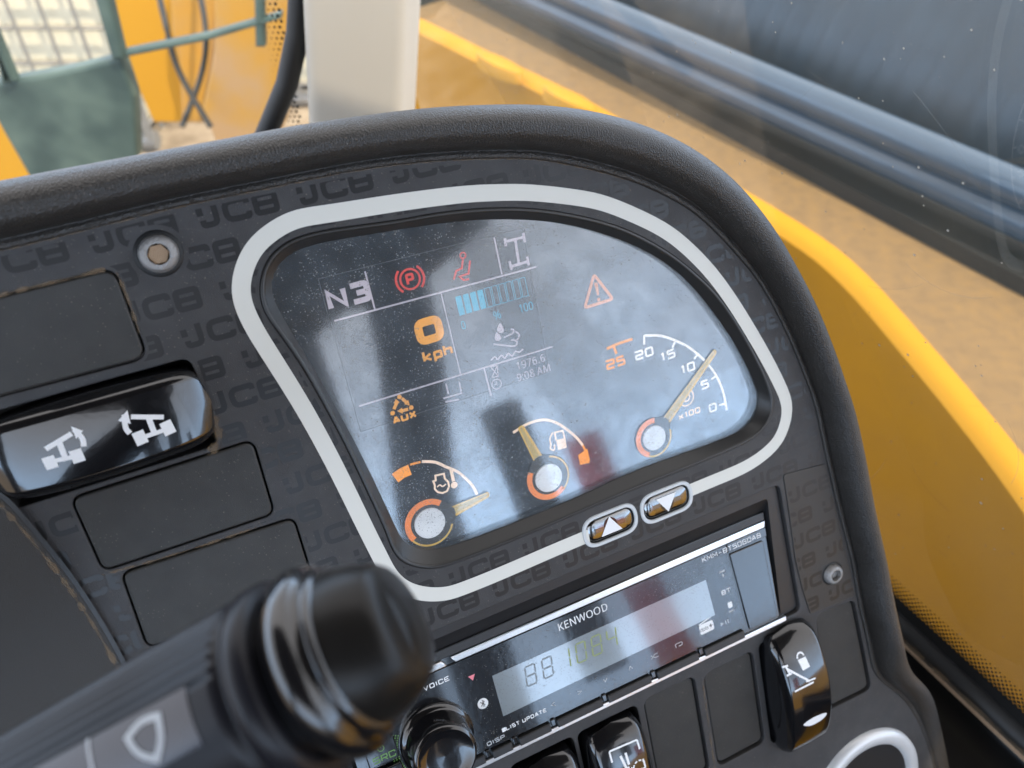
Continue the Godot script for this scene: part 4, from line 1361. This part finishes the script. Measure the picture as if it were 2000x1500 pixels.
func build_windows() -> void:
	# front window, left of the post
	var o := world_thing("front_window", "front window pane left of the cream post, dotted black along its edge", "window", CAM + Vector3(-0.5, -0.3, -0.66))
	var s := begin()
	s.set_smooth_group(-1)
	var v := [Vector3(-0.7, 0.6, 0.0), Vector3(0.325, 0.6, 0.0), Vector3(0.325, -0.6, 0.0), Vector3(-0.7, -0.6, 0.0)]
	tri(s, v[0], v[1], v[2]); tri(s, v[0], v[2], v[3])
	done("pane", s, M.window_glass, o)
	s = begin()
	s.set_smooth_group(-1)
	for j in 150:
		for i in 4:
			var r := 0.0016 - 0.0004 * i
			var c := Vector3(0.318 - i * 0.0042 - 0.0021 * (j % 2) - pow(maxf(0.0, -0.05 - (0.3 - j * 0.0044)), 2.0) * 0.6, 0.3 - j * 0.0044, 0.002)
			tri(s, c + Vector3(-r, 0, 0), c + Vector3(0, r, 0), c + Vector3(r, 0, 0))
			tri(s, c + Vector3(-r, 0, 0), c + Vector3(r, 0, 0), c + Vector3(0, -r, 0))
	done("edge_dots", s, M.seam, o).set_meta("kind", "stuff")
	# corner window, right of the post
	var q := [Vector3(-0.1013, -0.319, -0.8041), Vector3(0.2658, -0.5002, -0.2955), Vector3(0.3172, -0.5001, -0.2138)]
	var at: Vector3 = q[1]
	var e1: Vector3 = (q[2] - q[1]).normalized()
	var nn: Vector3 = e1.cross(q[0] - q[1]).normalized()
	var e2: Vector3 = nn.cross(e1).normalized()
	if e2.dot(q[0] - q[1]) < 0: e2 = -e2
	if nn.dot(-at) < 0: nn = -nn
	var l0: float = (q[0] - q[1]).dot(e1)
	o = world_thing("corner_window", "large dusty window pane right of the dashboard, scratched and smeared", "window", CAM + at)
	s = begin()
	s.set_smooth_group(-1)
	var x0 := l0 - 0.02
	var uv := [[x0, 0.0], [0.6, 0.0], [0.6, 0.9], [x0, 0.9]]
	for i in [0, 1, 2, 0, 2, 3]: s.add_vertex(e1 * uv[i][0] + e2 * uv[i][1])
	done("pane", s, M.window_glass, o)
	s = begin()
	s.set_smooth_group(-1)
	for i in [0, 1, 2, 0, 2, 3]:
		s.set_uv(Vector2((uv[i][0] - x0) / 0.42, 1.0 - uv[i][1] / 0.42))
		s.add_vertex(e1 * uv[i][0] + e2 * uv[i][1] + nn * 0.002)
	done("dust_film", s, M.window_dust_haze, o)
	# black printed border that breaks up into dots
	s = begin()
	s.set_smooth_group(-1)
	var bb := [[x0, 0.0], [0.6, 0.0], [0.6, 0.018], [x0, 0.018]]
	for i in [0, 1, 2, 0, 2, 3]: s.add_vertex(e1 * bb[i][0] + e2 * bb[i][1] + nn * 0.003)
	for j in 230:
		for i in 7:
			var r := 0.00165 - 0.00017 * i
			var c := e1 * (-0.2 + j * 0.0033 + 0.00165 * (i % 2)) + e2 * (0.0185 + i * 0.0032) + nn * 0.003
			tri(s, c - e1 * r, c + e2 * r * 1.6, c + e1 * r)
			tri(s, c - e1 * r, c + e1 * r, c - e2 * r * 1.6)
	done("edge_dots", s, M.seam, o).set_meta("kind", "stuff")
	s = begin()
	rod(s, [e1 * (x0) - e2 * 0.004 + nn * 0.004, e1 * 0.6 - e2 * 0.004 + nn * 0.004], 0.009)
	done("rubber_seal", s, M.rubber, o)
	s = begin()
	rod(s, [e1 * -0.1 - e2 * 0.013 + nn * 0.009, e1 * 0.1 - e2 * 0.0128 + nn * 0.0095, e1 * 0.6 - e2 * 0.0132 + nn * 0.009], 0.0028)
	done("dusty_lip", s, M.caked_dust, o)
	s = begin()
	s.set_smooth_group(-1)
	var dd := [[-0.02, 0.0], [0.4, 0.0], [0.4, 0.004], [-0.02, 0.004]]
	for i in [0, 1, 2, 0, 2, 3]:
		s.set_uv(Vector2(dd[i][0] * 8.0, dd[i][1] * 125.0 + 0.25))
		s.add_vertex(e1 * dd[i][0] + e2 * (dd[i][1] * 2.0 - 0.006) + nn * 0.0135)
	done("dust_line", s, M.edge_dust, o)
	# trim below the window
	o = world_thing("door_trim", "glossy black trim panel below the corner window", "trim panel", CAM + at)
	s = begin()
	var rings := []
	for p in [[-0.012, -0.004], [-0.014, 0.008], [-0.02, 0.014], [-0.05, 0.016], [-0.3, 0.02], [-0.3, -0.02]]:
		rings.append([e1 * -0.12 + e2 * p[0] + nn * p[1], e1 * 0.6 + e2 * p[0] + nn * p[1]])
	loft(s, rings, false)
	done("panel", s, M.trim_black, o)

func build_bonnet() -> void:
	var e := smooth(P2([-0.238, -1.694, -0.047, -1.466, 0.086, -1.308, 0.23, -1.105, 0.361, -0.915, 0.408, -0.816, 0.44, -0.679, 0.464, -0.554, 0.476, -0.465, 0.48, -0.397, 0.474, -0.303, 0.444, -0.176, 0.385, -0.016]), 4, false)
	var at := Vector3(0.3, -0.6, -0.9)
	var o := world_thing("bonnet", "yellow engine bonnet under brown dust outside the corner window", "bonnet", CAM + at)
	var out := []
	for i in e.size():
		var d := (e[mini(i + 1, e.size() - 1)] - e[maxi(i - 1, 0)]).normalized().orthogonal()
		if d.x < 0: d = -d
		out.append(d)
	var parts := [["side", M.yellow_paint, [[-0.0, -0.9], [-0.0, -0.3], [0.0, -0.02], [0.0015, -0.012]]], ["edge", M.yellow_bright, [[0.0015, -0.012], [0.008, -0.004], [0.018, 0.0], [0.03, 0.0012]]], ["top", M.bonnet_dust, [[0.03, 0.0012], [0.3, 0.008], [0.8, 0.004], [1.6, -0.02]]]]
	for q in parts:
		var s := begin()
		var rings := []
		for p in q[2]:
			var ring := []
			for i in e.size(): ring.append(Vector3(e[i].x, -0.6, e[i].y) + Vector3(out[i].x, 0, out[i].y) * p[0] + Vector3.UP * p[1] - at)
			rings.append(ring)
		loft(s, rings, false)
		done(q[0], s, q[1], o)
	# low yellow pads standing in for amber reflections near the far edge
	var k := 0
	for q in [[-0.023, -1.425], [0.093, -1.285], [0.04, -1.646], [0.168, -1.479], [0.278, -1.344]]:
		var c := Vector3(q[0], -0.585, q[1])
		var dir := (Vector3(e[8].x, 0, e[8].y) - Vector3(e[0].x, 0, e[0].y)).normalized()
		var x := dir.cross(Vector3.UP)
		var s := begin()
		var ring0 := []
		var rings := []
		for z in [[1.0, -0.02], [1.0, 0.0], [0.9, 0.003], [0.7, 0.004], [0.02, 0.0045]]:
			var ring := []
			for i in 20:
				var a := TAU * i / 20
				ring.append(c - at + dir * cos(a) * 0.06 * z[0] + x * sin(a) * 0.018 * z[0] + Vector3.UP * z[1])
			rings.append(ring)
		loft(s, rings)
		done("reflection_pad", s, M.yellow_bright, o)

func build_tank() -> void:
	# a dark blue ribbed tank lying beyond the bonnet, with two tubes along its foot
	var b := P2([0.256, -1.389, 0.62, -0.879])
	var p := Vector3(b[0].x, -0.5, b[0].y)
	var q := Vector3(b[1].x, -0.5, b[1].y)
	var d := (q - p).normalized()
	p -= d * 1.2
	q += d * 0.4
	var back := d.cross(Vector3.UP)
	if back.z > 0: back = -back
	var at := p.lerp(q, 0.5)
	var o := world_thing("blue_tank", "dark blue ribbed tank lying beyond the bonnet, streaked with dirt", "tank", CAM + at)
	var s := begin()
	var r := 0.32
	var c0 := p + back * 0.4 - Vector3.UP * 0.1
	var c1 := q + back * 0.4 - Vector3.UP * 0.1
	var rings := []
	var n := 120
	for i in n + 1:
		var rr := r + 0.006 * cos(i * PI)
		var ring := []
		for k in 48: ring.append(c0.lerp(c1, float(i) / n) + (back * cos(TAU * k / 48) + Vector3.UP * sin(TAU * k / 48)) * rr - at)
		rings.append(ring)
	loft(s, rings)
	done("shell", s, M.dark_blue, o)
	for z in [[0.246, -1.318, 0.606, -0.847], [0.252, -1.323, 0.619, -0.839]]:
		var h: float = -0.5 if z[1] < -1.0 and z == [0.246, -1.318, 0.606, -0.847] else -0.54
		var f := Vector3(z[0], h, z[1])
		var g := Vector3(z[2], h, z[3])
		var e := (g - f).normalized()
		s = begin()
		rod(s, [f - e * 1.2 - at, g + e * 0.4 - at], 0.021, 20)
		done("tube", s, M.blue_steel, o)
	var z: Array = [0.268, -1.405, 0.657, -0.889, 0.605, -0.774, 0.252, -1.289]
	s = begin()
	var k0 := Vector3(z[0], -0.575, z[1])
	var k1 := Vector3(z[2], -0.575, z[3])
	var k2 := Vector3(z[4], -0.575, z[5])
	var k3 := Vector3(z[6], -0.575, z[7])
	var kd := (k1 - k0)
	var rr2 := []
	for v in [[k0 - kd, k1 + kd * 0.3, -0.2], [k0 - kd, k1 + kd * 0.3, 0.0], [k3 - (k2 - k3), k2 + (k2 - k3) * 0.3, 0.0], [k3 - (k2 - k3), k2 + (k2 - k3) * 0.3, -0.2]]:
		rr2.append([v[0] + Vector3.UP * v[2] - at, v[1] + Vector3.UP * v[2] - at])
	for i in 3: loft(s, [rr2[i], rr2[i + 1]], false)
	done("shade_strip", s, M.rubber, o)  # dark strip added for the shadow band below the tubes

func build_outside() -> void:
	var g := world_thing("ground", "dry sandy yard ground", "ground", Vector3(0, 0, 0), "", "structure")
	var s := begin()
	s.set_smooth_group(-1)
	tri(s, Vector3(-300, 0, -300), Vector3(300, 0, -300), Vector3(300, 0, 300))
	tri(s, Vector3(-300, 0, -300), Vector3(300, 0, 300), Vector3(-300, 0, 300))
	done("surface", s, M.sand, g)
	# loader arms seen through the front window
	var o := solid("loader_boom", "bright yellow loader boom outside the front window", "loader boom", [-1.081, -0.667, -0.744, -0.667, -0.81, -0.873, -0.9, -1.078, -1.033, -1.078, -1.057, -0.887, -1.069, -0.819], 2.2, 0.14, M.yellow_bright)
	s = begin()
	prism(s, P2([-0.844, -0.648, -0.724, -0.648, -0.788, -0.849, -0.868, -1.049, -0.926, -1.049, -0.884, -0.876, -0.881, -0.796]), -2.14, -2.2, Vector3(o.position.x - CAM.x, o.position.y - CAM.y, o.position.z))
	done("side_plate", s, M.orange_dusty, o)
	o = solid("loader_tower", "dusty orange loader tower beside the cream post", "loader tower", [-0.651, -0.576, -0.47, -0.576, -0.513, -0.778, -0.616, -1.015, -0.747, -1.015, -0.762, -0.898, -0.696, -0.754], 1.9, 0.2, M.orange_dusty)
	o = solid("loader_link", "yellow loader link at the lower left behind the green plate", "loader link", [-1.181, -0.774, -1.134, -0.845, -1.094, -0.973, -1.17, -1.071, -1.319, -1.071], 1.7, 0.1, M.yellow_bright)
	for q in [[Vector3(-0.7848, -0.6518, -2.1509), Vector3(-0.738, -0.742, -1.9943), Vector3(-0.7696, -0.843, -1.9663), Vector3(-0.8228, -0.9431, -1.8695)], [Vector3(-0.8418, -0.6192, -2.0434), Vector3(-0.7939, -0.6871, -1.9083), Vector3(-0.7816, -0.7922, -1.8763), Vector3(-0.7158, -0.9213, -1.8211)]]:
		var hs := world_thing("hydraulic_hose", "black hydraulic hose sagging across the loader boom" if q[0].z == (Vector3(-0.7848, -0.6518, -2.1509)).z else "black hydraulic hose hanging along the right side of the loader boom", "hose", CAM + q[1], "hoses on the loader")
		s = begin()
		var hp := []
		for i in 3:
			for k in 6: hp.append(q[i].cubic_interpolate(q[i + 1], q[maxi(i - 1, 0)], q[mini(i + 2, 3)], k / 6.0) - q[1])
		rod(s, hp, 0.007, 10)
		done("tube", s, M.hose, hs)
	# green plate with uprights
	o = solid("guard_plate", "dusty dark green guard plate outside the front window", "guard plate", [-0.877, -0.573, -0.733, -0.549, -0.629, -0.526, -0.629, -0.592, -0.66, -0.704, -0.733, -0.739, -0.863, -0.765, -0.877, -0.628], 1.3, 0.03, M.green_steel)
	var at := Vector3(o.position.x - CAM.x, o.position.y - CAM.y, o.position.z)
	for q in [[[-0.814, -0.468, -0.809, -0.484, -0.81, -0.562, -0.835, -0.568], "upright"], [[-0.633, -0.394, -0.608, -0.394, -0.62, -0.526, -0.641, -0.529], "upright"], [[-0.616, -0.513, -0.478, -0.487, -0.356, -0.455, -0.358, -0.464, -0.481, -0.497, -0.618, -0.523], "branch_bar"], [[-0.383, -0.385, -0.37, -0.385, -0.392, -0.507, -0.407, -0.507], "branch_bar"]]:
		s = begin()
		prism(s, P2(q[0]), -1.29, -1.31, at)
		done(q[1], s, M.green_steel, o)
	# caged tanks in the yard
	var k := 0
	for q in [[-2.75, -5.0, "cream plastic tank in a wire cage, at the left edge of the photo"], [-1.45, -5.6, "cream plastic tank in a wire cage, beside the yellow loader boom"]]:
		var c := Vector3(q[0], 0, q[1])
		var t := world_thing("caged_tank", q[2], "caged tank", c, "caged tanks in the yard")
		s = begin()
		var rr := round_poly(P2([-0.55, -0.48, 0.55, -0.48, 0.55, 0.48, -0.55, 0.48]), 0.1)
		var rings := []
		for y in [0.15, 1.05, 1.12]:
			var ring := []
			for p in rr: ring.append(Vector3(p.x * (1.0 if y < 1.1 else 0.93), y, p.y * (1.0 if y < 1.1 else 0.93)))
			rings.append(ring)
		var top := []
		for p in rr: top.append(Vector3(p.x * 0.05, 1.14, p.y * 0.05))
		rings.append(top)
		loft(s, rings)
		done("bottle", s, M.tank_cream, t)
		s = begin()
		for i in 6:
			var y := 0.18 + i * 0.19
			rod(s, [Vector3(-0.6, y, 0.53), Vector3(0.6, y, 0.53), Vector3(0.6, y, -0.53), Vector3(-0.6, y, -0.53), Vector3(-0.6, y, 0.53)], 0.012, 6)
		for i in 8:
			rod(s, [Vector3(-0.6 + i * 0.171, 0.1, 0.545), Vector3(-0.6 + i * 0.171, 1.15, 0.545)], 0.012, 6)
			if i < 7: rod(s, [Vector3(0.615, 0.1, 0.53 - i * 0.171), Vector3(0.615, 1.15, 0.53 - i * 0.171)], 0.012, 6)
		done("wire_cage", s, M.cage_wire, t)
		s = begin()
		for i in 3: rod(s, [Vector3(-0.6, 0.06, -0.45 + 0.45 * i), Vector3(0.6, 0.06, -0.45 + 0.45 * i)], 0.06, 8)
		done("pallet", s, M.cage_wire, t)

func box(s: SurfaceTool, lo: Vector3, hi: Vector3) -> void:
	for f in [[0, 1, 3, 2], [4, 6, 7, 5], [0, 4, 5, 1], [2, 3, 7, 6], [0, 2, 6, 4], [1, 5, 7, 3]]:
		var p := []
		for i in f: p.append(Vector3(hi.x if i & 1 else lo.x, hi.y if i & 2 else lo.y, hi.z if i & 4 else lo.z))
		s.set_smooth_group(-1)
		tri(s, p[0], p[1], p[2]); tri(s, p[0], p[2], p[3])

func build_cab() -> void:
	# roof, floor and pillars behind the eye: they shade the panel and show in its glass
	var o := world_thing("cab", "dark cab roof and pillars around the driver", "cab", CAM)
	for q in [["roof", Vector3(-0.85, 0.45, -0.31), Vector3(0.72, 0.55, 1.2)], ["floor", Vector3(-0.85, -1.45, -0.7), Vector3(0.72, -1.38, 1.2)],
			["rear_pillar", Vector3(0.58, -1.4, 1.06), Vector3(0.72, 0.45, 1.15)], ["rear_pillar", Vector3(-0.85, -1.4, 0.95), Vector3(-0.7, 0.45, 1.15)],
			["header", Vector3(0.6, 0.2, 0.42), Vector3(0.72, 0.45, 0.74)], ["header", Vector3(0.6, 0.27, 0.74), Vector3(0.72, 0.45, 1.15)],
			["side_wall", Vector3(0.62, -1.4, -0.2), Vector3(0.72, -0.62, 1.15)], ["side_wall", Vector3(-0.85, -1.4, -0.7), Vector3(-0.75, -0.5, 1.15)], ["rear_wall", Vector3(-0.85, -1.4, 1.1), Vector3(0.72, -0.4, 1.2)]]:
		var s := begin()
		box(s, q[1], q[2])
		done(q[0], s, M.cab_dark, o)
	var s2 := begin()
	rod(s2, [Vector3(0.64, 0.4, 0.56), Vector3(0.64, 0.05, 0.66), Vector3(0.66, -0.2, 0.8), Vector3(0.66, -0.7, 0.84)], 0.06, 16)
	done("rear_strut", s2, M.cab_dark, o)
	s2 = begin()
	rod(s2, [Vector3(0.64, -0.1, 0.48), Vector3(0.64, -0.34, 0.48)], 0.035, 14)
	done("added_blob", s2, M.cab_dark, o)  # unseen dark blob added to mirror as a dark spot in the gauge glass
	var f := world_thing("added_fender", "unseen orange yellow fender added outside the cab, mirrored in the radio face", "fender", CAM + Vector3(1.1, -0.9, 0.6))
	s2 = begin()
	prism(s2, round_poly(P2([0.78, -1.5, 1.5, -1.5, 1.5, -0.36, 0.78, -0.66]), 0.03), 1.3, 0.0, Vector3(1.1, -0.9, 0.6), 0.02)
	done("body", s2, M.yellow_bright, f)  # added shape, sloped into the sun to mirror orange in plate and radio
	var r := world_thing("red_post", "red post standing in the yard behind the cab, mirrored in the gauge glass", "post", Vector3(1.62, 0, 1.26))
	s2 = begin()
	rod(s2, [Vector3.ZERO, Vector3(0, 2.2, 0), Vector3(0, 2.3, 0)], 0.06, 18)
	done("body", s2, M.red_cloth, r)

func _ready() -> void:
	panel_basis = Basis(Vector3(0.90380, 0.00059, -0.42795), Vector3(-0.20422, 0.87939, -0.43008), Vector3(0.37608, 0.47610, 0.79492))
	panel_at = CAM + Vector3(0.00000, -0.22924, -0.23738)
	var cam := Camera3D.new()
	cam.name = "camera"
	cam.position = CAM
	cam.rotation_degrees.x = -44.0
	cam.fov = rad_to_deg(2.0 * atan(750.0 / 1580.0))
	cam.near = 0.02
	cam.far = 1000.0
	var lens := CameraAttributesPhysical.new()
	lens.frustum_focal_length = 6.9
	lens.exposure_aperture = 2.5
	lens.frustum_focus_distance = 0.335
	cam.attributes = lens
	add_child(cam)
	cam.fov = rad_to_deg(2.0 * atan(750.0 / 1580.0))
	var env := Environment.new()
	env.background_mode = Environment.BG_SKY
	var sky := ProceduralSkyMaterial.new()
	sky.sky_top_color = Color(0.68, 0.67, 0.67)
	sky.sky_horizon_color = Color(0.88, 1.03, 1.2)
	sky.sky_curve = 0.12
	sky.ground_horizon_color = Color(0.62, 0.56, 0.48)
	sky.ground_bottom_color = Color(0.42, 0.36, 0.28)
	sky.sky_energy_multiplier = 1.9
	env.sky = Sky.new()
	env.sky.sky_material = sky
	env.tonemap_mode = Environment.TONE_MAPPER_LINEAR
	env.tonemap_exposure = 1.25
	env.sdfgi_enabled = true
	env.ssao_enabled = true
	env.ssil_enabled = true
	var we := WorldEnvironment.new()
	we.environment = env
	add_child(we)
	var sun := DirectionalLight3D.new()
	sun.name = "sun"
	sun.light_energy = 1.4
	sun.light_color = Color(1.0, 0.95, 0.86)
	sun.light_angular_distance = 0.5
	sun.shadow_enabled = true
	add_child(sun)
	sun.look_at_from_position(Vector3(0.42, 0.85, 0.32), Vector3.ZERO)
	materials()
	build_outside()
	build_bonnet()
	build_tank()
	build_cab()
	build_post()
	build_windows()
	build_dashboard()
	build_cluster()
	build_buttons()
	build_radio()
	build_shroud()
	build_socket()
	var bl := blank_left()
	build_blank(bl[0], "large smooth blanking plate above the axle rocker switch at the left", -3.0, 0.5)
	build_blank(bl[1], "blanking plate directly below the axle rocker switch", -3.0, 0.5)
	build_blank(bl[2], "blanking plate half hidden behind the stalk's grip", -3.0, 0.5)
	var br := blank_right()
	build_blank(br[0], "recessed blanking plate right of the wiper rocker switch", -6.5, -1.6)
	build_blank(br[1], "recessed blanking plate left of the padlock rocker switch", -6.5, -1.6)
	build_blank(br[2], "recessed blanking plate right of the padlock rocker switch", -6.5, -1.6)
	build_screw(-112.1, 82.7, 6.3, "dusty socket screw at the upper left, its hexagon filled with tan dirt", true)
	build_screw(149.8, -153.8, 5.4, "scuffed bare socket screw on the small plate right of the radio", false)
	build_rockers()
	build_stalk()
